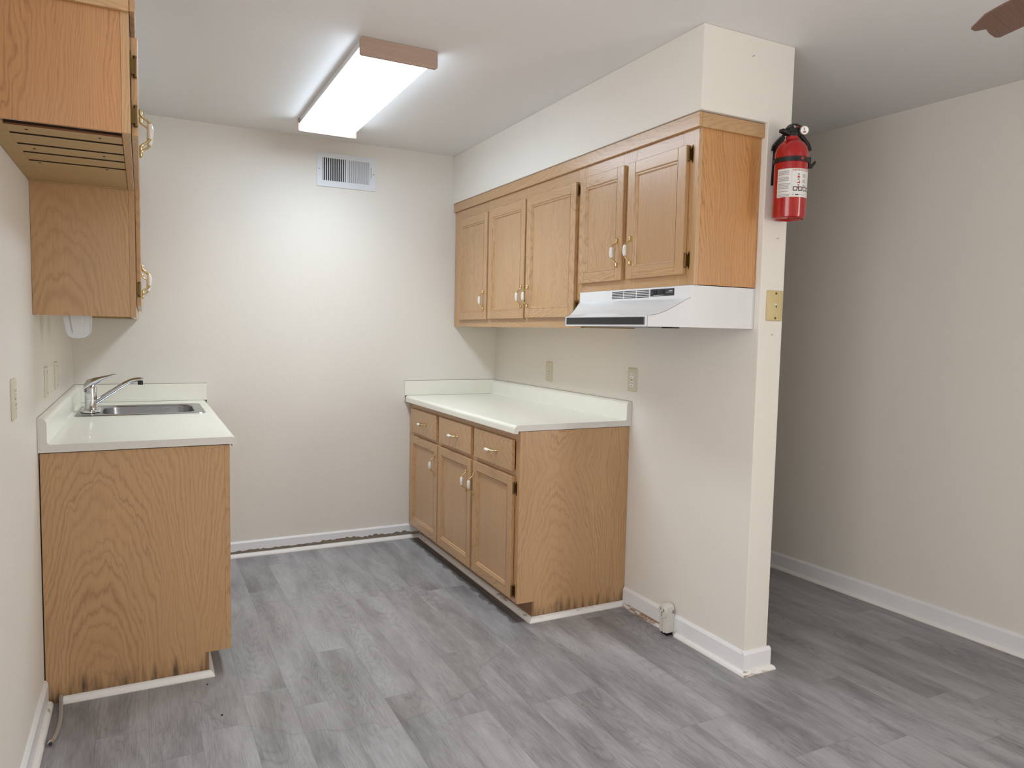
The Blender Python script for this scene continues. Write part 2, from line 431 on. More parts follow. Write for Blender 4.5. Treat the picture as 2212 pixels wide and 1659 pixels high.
struct('wall_right', MB().prism([(W, 0), (W+PT, 0), (W+PT, H), (SX, H), (SX, 2.142), (W, 2.142)], 'y', PL, 0), WALL, 'cream partition wall and boxed soffit around the right cabinets, ending in a bare edge', 'wall', bev=.003)
struct('trim_2', MB().box(0, .312, -2.37, 0, 2.142, H), WALL, 'cream boxed soffit above the left wall cabinets', 'soffit')
HY_A, HY_B = -4.80, -6.40
wh = MB()
def hall_piece(y0, y1, z0, z1): wh.prism([(hallx(y0), y0), (hallx(y1), y1), (hallx(y1)+.1, y1), (hallx(y0)+.1, y0)], 'z', z0, z1)
hall_piece(0, HY_A, 0, H); hall_piece(HY_B, ROOM_Y, 0, H); hall_piece(HY_A, HY_B, 0, .5); hall_piece(HY_A, HY_B, 2.15, H)
struct('wall_hall', wh, WALL, 'shaded beige wall of the next room at the far right', 'wall')
struct('wall_front', MB().box(-.1, hf+.1, ROOM_Y-.1, ROOM_Y, 0, H), WALL, 'cream wall behind the camera', 'wall')
wf = MB()
def hall_bar(y0, y1, z0, z1, d0, d1): wf.prism([(hallx(y0)+d0, y0), (hallx(y1)+d0, y1), (hallx(y1)+d1, y1), (hallx(y0)+d1, y0)], 'z', z0, z1)
for a in (HY_A, -5.575, HY_B+.05): hall_bar(a, a-.05, .5, 2.15, .03, .08)
for a in (.5, 2.10): hall_bar(HY_A, HY_B, a, a+.05, .03, .08)
win = struct('added_window_1', wf, TRIM, 'white framed window added out of view, far right behind the camera', 'window')
wf = MB(); hall_bar(HY_A-.05, HY_B+.05, .55, 2.10, .054, .058)
part(win, 'window_glass', wf, GLASS)  # pane of the added far right window
wf = MB()
for a, b2 in ((-4.60, -4.55), (-3.875, -3.825), (-3.15, -3.10)): wf.box(-.08, -.03, a, b2, .5, 2.15)
for a, b2 in ((.5, .55), (2.10, 2.15)): wf.box(-.08, -.03, -4.60, -3.10, a, b2)
win2 = struct('window_2', wf, TRIM, 'white framed side window behind the camera', 'window')
part(win2, 'window_glass', MB().box(-.058, -.054, -4.55, -3.15, .55, 2.10), GLASS)

BH = .0933; BT = .012
def base_poly(sgn, at):                     # section of a baseboard: offset from wall, height
    return [(at, .0), (at+sgn*BT, .0), (at+sgn*BT, BH-.012), (at+sgn*BT*.5, BH-.002), (at, BH)]
def base_poly_hi(sgn, at):
    return [(at, .03), (at+sgn*BT, .03), (at+sgn*BT, BH-.012), (at+sgn*BT*.5, BH-.002), (at, BH)]
def qr_poly(sgn, at, r=.016, h=.019):
    return [(at, 0)]+[(at+sgn*r*math.cos(a), h*math.sin(a)) for a in [PI/2*k/6 for k in range(7)]]
def qr_run(axis, sgn, at, a0, a1, r=.016, h=.019, m0=0, m1=0):
    """quarter round along axis on the face at; m0, m1 mitre the two ends by the offset from the face"""
    pr = [(0, 0)]+[(r*math.cos(a), h*math.sin(a)) for a in [PI/2*k/8 for k in range(9)]]
    mk = lambda a, m: [((a+m*o, at+sgn*o, z) if axis == 'x' else (at+sgn*o, a+m*o, z)) for o, z in pr]
    return MB().loft([mk(a0, m0), mk(a1, m1)])
# back baseboard with a broken lower edge
jb = MB(); N = 90; xs = [.615+(1.92-.615)*i/N for i in range(N+1)]
lowz = [.036+.008*random.random()+(.012*random.random() if i > 45 else 0) for i in range(N+1)]
for i in range(N):
    x0, x1 = xs[i], xs[i+1]; a, b2 = lowz[i], lowz[i+1]
    jb.add([(x0, -.0005, a), (x1, -.0005, b2), (x1, -BT, b2), (x0, -BT, a), (x0, -.0005, BH), (x1, -.0005, BH), (x1, -BT*.5, BH-.001), (x0, -BT*.5, BH-.001), (x1, -BT, BH-.01), (x0, -BT, BH-.01)],
           [(0, 3, 2, 1), (3, 9, 8, 2), (9, 7, 6, 8), (7, 4, 5, 6)])
struct('baseboard_back', jb, TRIM, 'white baseboard on the back wall with a ragged lower edge', 'baseboard', fixn=False)
struct('trim_3', MB().box(.615, 1.9, -.004, -.0003, 0, .06), FOAM, 'bare grey wall strip under the back baseboard', 'wall strip')
struct('trim_4', MB().prism(qr_poly(-1, -.005, .022, .022), 'x', .54, 1.905), QR, 'white quarter round along the back wall floor', 'quarter round', smooth=True)
struct('baseboard_left', MB().prism(base_poly(1, .0), 'y', -1.467, ROOM_Y), TRIM, 'white baseboard along the left wall', 'baseboard')
struct('trim_5', MB().prism(qr_poly(1, BT), 'y', -1.475, ROOM_Y), QR, 'white quarter round along the left wall', 'quarter round', smooth=True)
struct('baseboard_right', MB().prism(base_poly(-1, W), 'y', -1.52, PL), TRIM, 'white baseboard on the partition beside the right base cabinet', 'baseboard')
struct('trim_6', MB().prism(qr_poly(-1, W-BT), 'y', -1.535, -1.858), QR_BAD, 'chipped brown-stained quarter round between cabinet and receptacle', 'quarter round', smooth=True)
struct('trim_7', qr_run('y', -1, W-BT, -1.925, PL-BT-.0004, m1=-1), QR, 'scuffed quarter round from receptacle to partition end', 'quarter round', smooth=True)
struct('baseboard_end', MB().prism(base_poly(-1, PL), 'x', W-BT, W+PT+BT), TRIM, 'white baseboard across the partition end', 'baseboard')
struct('trim_8', qr_run('x', -1, PL-BT, W-BT+.0004, W+PT+BT, m0=-1, m1=1), QR_BAD, 'stained quarter round across the partition end', 'quarter round', smooth=True)
struct('baseboard_partition', MB().prism(base_poly(1, W+PT), 'y', PL, 0), TRIM, 'white baseboard on the hall side of the partition', 'baseboard')
hx = MB(); hq = MB()
def hall_run(mb, poly):
    n = len(poly)
    vs = [(hallx(-.01)-o, -.01, z) for o, z in poly]+[(hallx(ROOM_Y)-o, ROOM_Y, z) for o, z in poly]
    mb.add(vs, [tuple(range(n)), tuple(range(n, 2*n))]+[(i, (i+1) % n, n+(i+1) % n, n+i) for i in range(n)])
hall_run(hx, [(0, 0), (BT, 0), (BT, BH-.012), (BT*.5, BH-.002), (0, BH)])
hall_run(hq, [(BT, 0)]+[(BT+.016*math.cos(a), .019*math.sin(a)) for a in [PI/2*k/6 for k in range(7)]])
struct('baseboard_hall', hx, TRIM, 'white baseboard along the far right wall', 'baseboard')
struct('trim_9', hq, QR, 'white quarter round along the far right wall', 'quarter round', smooth=True)
struct('trim_10', qr_run('x', -1, -1.517, 1.9094, 2.418, .022, .024, m0=-1), QR, 'white quarter round under the right base cabinet side', 'quarter round', smooth=True)
struct('trim_11', qr_run('y', -1, 1.908, -.03, -1.516, .022, .024, m1=-1), QR_GREY, 'dirty quarter round along the right toe kick', 'quarter round', smooth=True)
struct('trim_12', qr_run('x', -1, -1.464, .055, .5306, .02, .024, m1=1), QR, 'white chipped quarter round under the left base cabinet side', 'quarter round', smooth=True)
struct('trim_13', qr_run('y', 1, .532, -.03, -1.4632, .02, .024, m1=-1), QR_GREY, 'quarter round along the left toe kick', 'quarter round', smooth=True)

# ------------------------------------------------------------------ cabinets: built facing -x or +x
class Frame:
    """face plane at x=fx, outward direction s (-1 faces left, +1 faces right)"""
    def __init__(s, fx, sg): s.fx, s.s = fx, sg
    def X(s, d): return s.fx+s.s*d           # d metres out of the face
def boxd(mb, F, d0, d1, y0, y1, z0, z1, mi=0):
    a, b2 = F.X(d0), F.X(d1); return mb.box(min(a, b2), max(a, b2), min(y0, y1), max(y0, y1), z0, z1, mi)
def pull(parent, F, d, y, z, horizontal=False):
    """brass bow pull with a white ceramic grip"""
    L = [(-.061, .003, .0016), (-.057, .0035, .0042), (-.050, .004, .0058), (-.044, .005, .0044), (-.039, .009, .0034), (-.034, .017, .0032), (-.0285, .0235, .0034), (-.024, .0262, .0050), (-.0215, .027, .0060)]
    G = [(-.0213, .027, .0062), (-.014, .0285, .0082), (0, .0292, .0090), (.014, .0285, .0082), (.0213, .027, .0062)]
    def P(t, h): return (F.X(d+h), y+(t if horizontal else 0), z+(0 if horizontal else t))
    mb = MB()
    for sg in (1, -1):
        mb.tube([P(sg*t, h) for t, h, r in L], [r for t, h, r in L], 10, 0)
    mb.tube([P(t, h) for t, h, r in G], [r for t, h, r in G], 14, 1)
    return part(parent, 'handle', mb, [BRASS, CERAMIC], 'brass bow pull with a white ceramic grip', smooth=True)
def hinge(parent, F, y, z, sg):
    """antique brass knuckle and leaf; sg = direction of the frame leaf along y"""
    mb = MB(); x = F.X(.011)
    mb.tube([(x, y, z-.027), (x, y, z-.025), (x, y, z-.022), (x, y, z-.0215), (x, y, z+.0215), (x, y, z+.022), (x, y, z+.025), (x, y, z+.027)], [.0018, .0045, .0045, .0036, .0036, .0045, .0045, .0018], 10)
    xa, xb = F.X(.0005), F.X(.0025)
    ys = [y, y+sg*.012]
    mb.prism([(y+sg*.001, z-.018), (y+sg*.006, z-.024), (y+sg*.009, z-.034), (y+sg*.012, z-.024), (y+sg*.013, z), (y+sg*.012, z+.024), (y+sg*.009, z+.034), (y+sg*.006, z+.024), (y+sg*.001, z+.018)], 'x', xa, xb)
    mb.box(min(xa, x), max(xa, x), min(y, y+sg*.003), max(y, y+sg*.003), z-.018, z+.018)
    return part(parent, 'hinge', mb, ABRASS, 'antique brass hinge', smooth=True)
def door(root, F, ya, yb, z0, z1, d=.001, th=.018, handle=None, hinge_y=None, hinge_z=(), st=.047):
    y0, y1 = min(ya, yb), max(ya, yb); mb = MB()
    e = .002
    boxd(mb, F, d, d+th, y0, y0+st, z0, z1, 0); boxd(mb, F, d, d+th, y1-st, y1, z0, z1, 0)
    boxd(mb, F, d, d+th-.0003, y0+st, y1-st, z0, z0+st, 1); boxd(mb, F, d, d+th-.0003, y0+st, y1-st, z1-st, z1, 1)
    loops = []
    for ins, dep in ((0, 0), (.003, .0035), (.008, .0035), (.0125, .009), (.0128, .012)):
        a0, a1, b0, b1 = y0+st+ins, y1-st-ins, z0+st+ins, z1-st-ins; x = F.X(d+th-dep)
        loops.append([(x, a0, b0), (x, a1, b0), (x, a1, b1), (x, a0, b1)])
    for i in range(len(loops)-1):
        A, B = loops[i], loops[i+1]
        for k in range(4):
            j = (k+1) % 4; mb.add([A[k], A[j], B[j], B[k]], [(0, 1, 2, 3)], 1 if k in (0, 2) else 0)
    dr = part(root, 'door', mb, [OAK_V, OAK_HY], bev=.0022, seg=2)
    pm = MB(); boxd(pm, F, d+.003, d+th-.0095, y0+st-.004, y1-st+.004, z0+st-.004, z1-st+.004)
    part(dr, 'panel', pm, OAK_P)
    if handle: pull(dr, F, d+th, *handle)
    if hinge_y is not None:
        for hz in hinge_z: hinge(dr, F, hinge_y[0], hz, hinge_y[1])
    return dr
def drawer(root, F, ya, yb, z0, z1, hz, d=.001, th=.018):
    mb = MB(); boxd(mb, F, d, d+th, ya, yb, z0, z1)
    dr = part(root, 'drawer', mb, OAK_DRAWER, bev=.0026, seg=2)
    pull(dr, F, d+th, (ya+yb)/2, hz, True)
    return dr
def face_frame(root, F, ya, yb, z0, z1, stiles, rails, th=.019, name='face_frame'):
    """stiles: (y0,y1) spans; rails: (z0,z1) spans"""
    mb = MB()
    for a, b2 in stiles: boxd(mb, F, -th, 0, a, b2, z0, z1, 0)
    for a, b2 in rails:
        ys = sorted([v for s2 in stiles for v in (min(s2), max(s2))])
        for i in range(1, len(ys)-1, 2):
            if ys[i+1]-ys[i] > .002: boxd(mb, F, -th, -.0002, ys[i], ys[i+1], a, b2, 1)
    return part(root, name, mb, [OAK_V, OAK_HY], bev=.0008, seg=1)

# ---- right wall cabinet, three doors
FR = Frame(2.125, -1)
WB = W-.001
def wall_cab(name, label, F, xb, ya, yb, z0, z1, veneer=None, drop=.012):
    """ya = end near the back wall, yb = end near the camera"""
    root = thing(name, label, 'cabinet', ((F.fx+xb)/2, (ya+yb)/2, z0))
    i = F.X(-.0192)
    lo, hi = min(i, xb), max(i, xb); mb = MB()
    mb.box(lo, hi, ya-.016, ya, z0+.002, z1); mb.box(lo, hi, yb+.012, ya-.016, z1-.012, z1)
    mb.box(lo, hi, yb+.012, ya-.016, z0+drop, z0+drop+.01)
    w = .006; mb.box(xb-w if xb == hi else xb, xb if xb == hi else xb+w, yb+.012, ya-.016, z0+drop+.01, z1-.012)
    part(root, 'carcass', mb, OAK_RAW)
    part(root, 'side_panel', MB().box(lo, hi, yb, yb+.0118, z0+.0015, z1), veneer or OAK_VEN)
    return root
ca = wall_cab('wall_cabinet', 'long oak wall cabinet with three tall doors, in the corner right of the range hood', FR, WB, -.004, -1.530, 1.361, 2.141)
face_frame(ca, FR, 0, 0, 1.361, 2.141, [(-.004, -.10), (-.50, -.57), (-.985, -1.012), (-1.48, -1.5295)], [(1.361, 1.415), (2.02, 2.141)])
door(ca, FR, -.095, -.527, 1.404, 2.026, handle=(-.494, 1.517))
door(ca, FR, -.548, -.992, 1.408, 2.028, handle=(-.968, 1.520))
door(ca, FR, -1.010, -1.487, 1.411, 2.030, handle=(-1.040, 1.521), hinge_y=(-1.492, -1), hinge_z=(1.992, 1.46))
cb = wall_cab('wall_cabinet', 'short two-door oak wall cabinet directly above the white range hood', FR, WB, -1.5305, -2.290, 1.524, 2.141, OAK_END_LIT)
face_frame(cb, FR, 0, 0, 1.524, 2.141, [(-1.5305, -1.55), (-1.83, -1.92), (-2.205, -2.290)], [(1.524, 1.58), (2.02, 2.141)])
door(cb, FR, -1.512-.012, -1.858, 1.563, 2.034, handle=(-1.826, 1.677))
door(cb, FR, -1.889, -2.245, 1.564, 2.034, handle=(-1.920, 1.678), hinge_y=(-2.250, -1), hinge_z=(2.0, 1.615))
ct = thing('cabinet_crown_trim', 'flat oak trim strip along the top of the right wall cabinets', 'trim', (2.12, -1.15, 2.09))
part(ct, 'front_strip', MB().box(2.1115, 2.1245, -2.304, -.002, 2.088, 2.1405), OAK_HY, bev=.002)
part(ct, 'end_strip', MB().box(2.125, W+.006, -2.304, -2.2915, 2.088, 2.1395), OAK_HX, bev=.002)

# ---- range hood
hd = thing('range_hood', 'white under-cabinet range hood with black filter strip below short oak cabinet', 'range hood', (2.25, -1.91, 1.37))
HY0, HY1 = -1.5345, -2.2895; HT, HB = 1.5225, 1.368
yc = (HY0+HY1)/2
mb = MB()
prof = [(2.1135, 1.5225)]+[(2.1135-(.1275)*(1-math.cos(a)), 1.478-.068*math.sin(a)) for a in [PI/2*k/10 for k in range(11)]]
prof = [(2.1135, HT), (2.1135, 1.478)]+[(2.1135-.1275*(k/10)**.85, 1.478-.069*(1-(1-k/10)**1.9)) for k in range(1, 11)]
def hw(x): return .3775-(.3775-.292)*(2.1135-x)/.1275
rowsL = [(x, yc+hw(x), z) for x, z in prof]; rowsR = [(x, yc-hw(x), z) for x, z in prof]
n = len(prof)
mb.add(rowsL+rowsR, [(i, i+1, n+i+1, n+i) for i in range(n-1)])
xl = prof[-1][0]; zl = prof[-1][1]
# lip face
mb.add([(xl, yc+hw(xl), zl), (xl, yc-hw(xl), zl), (xl, yc-hw(xl), HB), (xl, yc+hw(xl), HB)], [(0, 1, 2, 3)])
# top and back
mb.add([(2.1135, HY0, HT), (2.1135, HY1, HT), (WB, HY1, HT), (WB, HY0, HT)], [(0, 1, 2, 3)])
part(hd, 'curved_front', mb, WHITE_EN, smooth=True)
for s2, nm in ((1, 'side_panel'), (-1, 'side_panel')):
    mb = MB(); pr = [(x, yc+s2*hw(x), z) for x, z in prof[1:]]
    bot = [(x, y, HB) for x, y, z in pr]
    k = len(pr)
    mb.add(pr+bot, [(i, i+1, k+i+1, k+i) for i in range(k-1)])
    y = yc+s2*.3775
    mb.add([(2.1135, y, HT), (WB, y, HT), (WB, y, HB), (2.1135, y, HB)], [(0, 1, 2, 3)])
    part(hd, nm, mb, WHITE_EN2)
for rows in (rowsL, rowsR):
    part(hd, 'seam', MB().tube([(x-.0004, y, z+.0003) for x, y, z in rows[1:]]+[(xl-.0004, rows[-1][1], HB)], .0008, 6), plain('grey_seam', srgb(120, 122, 126), .5))
mb = MB().prism([(2.1135, HY0-.002), (xl+.002, yc+hw(xl)), (xl+.002, yc-hw(xl)), (2.1135, HY1+.002), (WB-.002, HY1+.002), (WB-.002, HY0-.002)], 'z', HB+.012, HB+.016)
part(hd, 'underside_pan', mb, plain('hood_pan_grey', srgb(160, 160, 160), .4, .5))
part(hd, 'grease_filter', MB().box(2.02, 2.30, -2.0, -1.64, HB-.001, HB+.011), plain('filter_mesh', srgb(120, 122, 124), .4, .8))
part(hd, 'latch', MB().box(2.12, 2.15, -2.19, -2.12, HB-.004, HB+.012), BLACKP)
fs = part(hd, 'filter_strip', MB().box(xl-.0015, xl+.001, -2.184, -1.636, 1.377, 1.402), STRIPM, bev=.0008)
part(fs, 'strip_frame', (lambda m: (m.box(xl-.002, xl, -2.188, -1.632, 1.402, 1.4045), m.box(xl-.002, xl, -2.188, -1.632, 1.3745, 1.377), m.box(xl-.002, xl, -2.188, -2.184, 1.377, 1.402), m.box(xl-.002, xl, -1.636, -1.632, 1.377, 1.402), m)[-1])(MB()), plain('strip_rim', srgb(120, 124, 128), .3, .6))
gr = MB()
for c in range(3):
    for r in range(5):
        a = -1.790-c*.0865; gr.box(2.1125, 2.1139, a-.080, a, 1.4855+r*.0066, 1.4885+r*.0066)
part(hd, 'vent_slots', gr, DARK)
cp = part(hd, 'control_panel', MB().box(2.1115, 2.1139, -2.196, -2.053, 1.488, 1.5155), plain('control_navy', srgb(48, 52, 62), .35), bev=.0006)
for yy in (-2.083, -2.128):
    part(cp, 'rocker_switch', MB().box(2.1095, 2.112, yy-.011, yy+.011, 1.4945, 1.511), BLACKP, bev=.0006)
mk = MB(); mk.box(2.1112, 2.1117, -2.188, -2.166, 1.5045, 1.508); mk.box(2.1112, 2.1117, -2.19, -2.150, 1.5005, 1.5015); mk.box(2.1112, 2.1117, -2.138, -2.075, 1.490, 1.4915)
part(cp, 'panel_print', mk, plain('panel_print_white', srgb(205, 210, 216), .5))

# ---- right base cabinet
FB = Frame(1.830, -1)
def base_cab(name, label, F, xb, ya, yb, toe_x, stain_mat):
    root = thing(name, label, 'cabinet', ((F.fx+xb)/2, (ya+yb)/2, 0))
    i = F.X(-.0192); lo, hi = min(i, xb), max(i, xb); top = .889; th = .094
    mb = MB(); mb.box(lo, hi, ya-.016, ya, th, top); mb.box(lo, hi, yb+.012, ya-.016, th, th+.012)
    w = .006; mb.box(xb-w if xb == hi else xb, xb if xb == hi else xb+w, yb+.012, ya-.016, .0, top)
    part(root, 'carcass', mb, OAK_RAW)
    t0, t1 = sorted((toe_x, xb)); pl = MB()
    out = [(lo, th), (hi, th), (hi, top), (lo, top)]
    if F.s < 0: poly = [(lo, th), (toe_x+.010, th), (toe_x+.010, .0), (hi, .0), (hi, top), (lo, top)]
    else: poly = [(lo, .0), (toe_x-.010, .0), (toe_x-.010, th), (hi, th), (hi, top), (lo, top)]
    pl.prism(poly, 'y', yb, yb+.0118)
    part(root, 'side_panel', pl, stain_mat, 'oak veneer side with dark water stains at the floor')
    tk = MB(); a, b2 = sorted((toe_x, toe_x-F.s*.0095)); tk.box(a, b2, yb+.001, ya-.016, .0, th-.001)
    part(root, 'toe_kick', tk, oak('toe_kick_oak_'+name+str(len(bpy.data.materials)), 'y', light=(150, 108, 72), dark=(96, 62, 40), rough=.5))
    return root
bc = base_cab('base_cabinet', 'oak base cabinet with three drawers over three doors, right of the bare wall', FB, WB, -.004, -1.515, 1.909, OAK_STAIN)
face_frame(bc, FB, 0, 0, .094, .889, [(-.004, -.09), (-.51, -.565), (-.99, -1.055), (-1.475, -1.5155)], [(.094, .125), (.672, .712), (.84, .889)])
for a, b2, hy, hs in ((-.080, -.537, -.499, None), (-.553, -1.012, -.963, None), (-1.038, -1.477, -1.056, (-1.482, -1))):
    door(bc, FB, a, b2, .113, .680, handle=(hy, .562), hinge_y=hs, hinge_z=(.627, .147))
for a, b2 in ((-.082, -.515), (-.558, -1.005), (-1.047, -1.472)): drawer(bc, FB, a, b2, .703, .848, .772)

# ---- countertops
def counter_profile(x_wall, sg, depth, top, over=.038, th=.027, sh=.0915, st=.028):
    """section; sg = direction from the wall into the room"""
    X = lambda d: x_wall+sg*d
    p = [(X(.001), top-th), (X(depth-.015), top-th), (X(depth-.015), top-over), (X(depth), top-over)]
    r = .017
    p += [(X(depth-r+r*math.cos(a)), top-r+r*math.sin(a)) for a in [PI/2*k/7 for k in range(8)]]
    c = .010
    p += [(X(st+c-c*math.sin(a)), top+c-c*math.cos(a)) for a in [PI/2*k/5 for k in range(6)]]
    q = .020
    p += [(X(st-q+q*math.cos(a)), top+sh-q+q*math.sin(a)) for a in [PI/2*k/6 for k in range(7)]]
    p += [(X(.001), top+sh)]
    return p
def countertop(label, x_wall, sg, depth, top, yback, yfront, hole=None):
    root = thing('countertop', label, 'countertop', (x_wall+sg*depth/2, (yback+yfront)/2, top-.03))
    P = counter_profile(x_wall, sg, depth, top); yf = yfront+.0035
    mb = MB()
    if not hole: mb.prism(P, 'y', yf, yback)
    else:
        hx0, hx1, hy0, hy1 = hole
        mb.prism(P, 'y', yf, hy0); mb.prism(P, 'y', hy1, yback)
        front = [p for p in P if p[0] > hx1]; 
        fr = [(hx1, top-.027)]+[p for p in P[1:12] if p[0] > hx1]+[(hx1, top)]
        bk = [(hx0, top)]+[p for p in P[12:]]+[P[0], (hx0, top-.027)]
        mb.prism(fr, 'y', hy0, hy1); mb.prism(bk, 'y', hy0, hy1)
    part(root, 'laminate_top', mb, LAMINATE, smooth=True)
    part(root, 'end_cap', MB().prism(P, 'y', yfront, yfront+.0026), LAM_END, 'pale end cap of the countertop')
    big = [(a, b2) for a, b2 in P]
    cxm = sum(a for a, _ in P)/len(P)
    part(root, 'edge_seam', MB().prism(P, 'y', yfront+.0026, yfront+.0035), SEAM)
    a, b2 = sorted((x_wall+sg*.0295, x_wall+sg*(depth+.004)))
    a2, b3 = sorted((x_wall+sg*.001, x_wall+sg*(depth+.004)))
    sp = MB(); sp.box(a2, b3, yback+.0005, -.001, top-.034, top+sh_side)
    part(root, 'side_splash', sp, [LAMINATE], bev=.001)
    sm = MB().box(a2, b3, yback, yback+.0005, top-.034, top+.0012)
    sm.box(a2, b3+.001 if sg > 0 else b3, -.0011, -.0004, top-.034, top+sh_side+.0016)
    c0, c1 = sorted((x_wall+sg*.0003, x_wall+sg*.001)); sm.box(c0, c1, yfront, -.0012, top-.02, top+.0915+.0012)  # dark strips also paint the shadow line where splash meets wall
    part(root, 'splash_seam_shade', sm, SEAM)
    return root
sh_side = .0935
countertop('cream laminate countertop with backsplash on the three-drawer oak base cabinet', W, -1, .6343, .9204, -.0155, -1.530)
countertop('cream laminate sink countertop with backsplash along the left wall', .0, 1, .6343, .9215, -.0155, -1.481, hole=(.075, .565, -.640, -.225))

# ---- left base cabinet
FL = Frame(.6115, 1)
lb = base_cab('base_cabinet', 'oak sink base cabinet with a stained wavy-grained side, against the left wall', FL, .004, -.004, -1.462, .531, OAK_STAIN)
face_frame(lb, FL, 0, 0, .094, .889, [(-.004, -.05), (-.475, -.53), (-.945, -1.0), (-1.415, -1.4625)], [(.094, .125), (.672, .712), (.84, .889)])
pm = MB(); boxd(pm, FL, -.016, -.008, -.01, -1.455, .10, .885)
part(lb, 'front_panel', pm, OAK_VEN)

# ---- sink
sk = thing('kitchen_sink', 'stainless steel single-bowl sink set into the left countertop', 'sink', (.317, -.435, .922))
zt = .9222
def lp(x0, x1, y0, y1, r, z): return [(x, y, z) for x, y in rrect(x0, x1, y0, y1, r, 6)]
SKX0, SKX1, SKY0, SKY1 = .047, .588, -.655, -.215
bx0, bx1, by0, by1 = .148, .545, -.612, -.255
mb = MB().loft([lp(SKX0, SKX1, SKY0, SKY1, .03, zt), lp(SKX0+.002, SKX1-.002, SKY0+.002, SKY1-.002, .029, zt+.003), lp(SKX0+.012, SKX1-.012, SKY0+.012, SKY1-.012, .022, zt+.004),
    lp(SKX0+.018, SKX1-.018, SKY0+.018, SKY1-.018, .02, zt+.002), lp(bx0-.006, bx1+.006, by0-.006, by1+.006, .075, zt+.002), lp(bx0, bx1, by0, by1, .07, zt-.004), lp(bx0+.008, bx1-.008, by0+.008, by1-.008, .065, zt-.13),
    lp(bx0+.02, bx1-.02, by0+.02, by1-.02, .055, zt-.152), lp(bx0+.05, bx1-.05, by0+.05, by1-.05, .04, zt-.160)], 0, True, False)
k = len(mb.v); nlp = 28
mb.f.append(list(range(k-nlp, k))); mb.mi.append(0)
part(sk, 'basin', mb, STEEL, smooth=True, fixn=False)
part(sk, 'drain', MB().lathe([(.0, .0), (.04, .0), (.044, .002), (.044, .0), (.0, -.0005)], ((bx0+bx1)/2, (by0+by1)/2, zt-.159), 'z', 24), CHROME, smooth=True)

# ---- faucet
fc = thing('faucet', 'chrome single-lever faucet with a long straight spout on the sink rim', 'faucet', (.100, -.455, .925))
fx, fy, fz = .104, -.47, .9265
mb = MB().loft([[(fx+a*q, fy+b2*q2, fz+h) for a, b2 in [(.042*math.cos(2*PI*k/32), (.10)*math.sin(2*PI*k/32)) for k in range(32)]] for q, q2, h in ((1, 1, 0), (1, 1, .006), (.93, .97, .011), (.75, .85, .014))])
part(fc, 'deck_plate', mb, CHROME, smooth=True)
part(fc, 'body', MB().lathe([(.030, .010), (.0275, .020), (.0258, .023), (.0258, .057), (.0248, .0576), (.0248, .0592), (.0258, .0598), (.0258, .094), (.0245, .104), (.019, .108), (0.0, .109)], (fx, fy, fz), 'z', 32), CHROME, smooth=True)
sp = smooth_path([(fx+.018, fy, fz+.040), (fx+.045, fy, fz+.059), (fx+.095, fy, fz+.094), (fx+.145, fy, fz+.127), (fx+.178, fy, fz+.142), (fx+.207, fy, fz+.145), (fx+.218, fy, fz+.1435)], 6)
part(fc, 'spout', MB().tube(sp, [.0125-.0020*min(1, i/len(sp)*1.3) for i in range(len(sp))], 18), CHROME, smooth=True)
part(fc, 'aerator', MB().lathe([(0, -.006), (.0115, -.006), (.0118, .006), (.011, .012), (0, .012)], (fx+.207, fy, fz+.1265), 'z', 20), BLACKP, smooth=True)
lv = MB(); secs = [(-.0266, .094, .025, .004), (-.024, .110, .025, .015), (-.008, .125, .0235, .021), (.013, .137, .020, .017), (.042, .152, .0145, .009), (.074, .1635, .0115, .0045), (.098, .1695, .010, .0032), (.106, .171, .007, .0025)]
loops = []
for dx, dz, wy, hz in secs:
    loops.append([(fx+dx+(-hz*.35*math.sin(2*PI*k/16)), fy+wy*math.cos(2*PI*k/16), fz+dz+hz*math.sin(2*PI*k/16)) for k in range(16)])
lv.loft(loops)
lv.loft([[(fx+q*.0258*math.cos(2*PI*k/24), fy+q*.0258*math.sin(2*PI*k/24), fz+h) for k in range(24)] for q, h in ((1, .093), (1, .108), (.8, .122), (.5, .128))])
part(fc, 'lever', lv, CHROME, smooth=True)

# ---- left wall cabinets
FU = Frame(.3055, 1)
la = wall_cab('wall_cabinet', 'tall oak wall cabinet above the sink counter', FU, .001, -.004, -1.505, 1.361, 2.141)
face_frame(la, FU, 0, 0, 1.361, 2.141, [(-.004, -.06), (-.50, -.56), (-.965, -1.025), (-1.45, -1.5045)], [(1.361, 1.415), (2.02, 2.141)])
for a, b2, hy, hs in ((-.05, -.515, -.48, None), (-.545, -.985, -.955, None), (-1.005, -1.468, -1.035, (-1.473, -1))):
    door(la, FU, a, b2, 1.402, 2.028, th=.0165, handle=(hy, 1.517), hinge_y=hs, hinge_z=(1.46, 1.97))
lc = thing('wall_cabinet', 'short high oak wall cabinet with a slatted underside, nearest on the left', 'cabinet', (.15, -1.93, 1.795))
Z0 = 1.796
mb = MB(); mb.box(.001, .286, -1.5165, -1.5055, Z0, 2.141); mb.box(.001, .286, -2.348, -1.5165, 2.13, 2.141); mb.box(.001, .007, -2.348, -1.5165, Z0+.012, 2.13)
mb.box(.007, .286, -2.348, -1.5165, 1.835, 1.845)
part(lc, 'carcass', mb, OAK_RAW)
part(lc, 'side_panel', MB().box(.001, .2862, -2.360, -2.3485, Z0, 2.141), oak('oak_veneer_near_side', 'z', light=(200, 146, 92), dark=(130, 82, 46), freq=150, cath=.09, d0=.02, pp=.36))
face_frame(lc, FU, 0, 0, Z0, 2.141, [(-1.5055, -1.545), (-1.90, -1.96), (-2.305, -2.360)], [(Z0, 1.84), (2.02, 2.141)])
sl = MB(); edges = [-2.292, -2.208, -2.087, -1.985, -1.872, -1.5175]
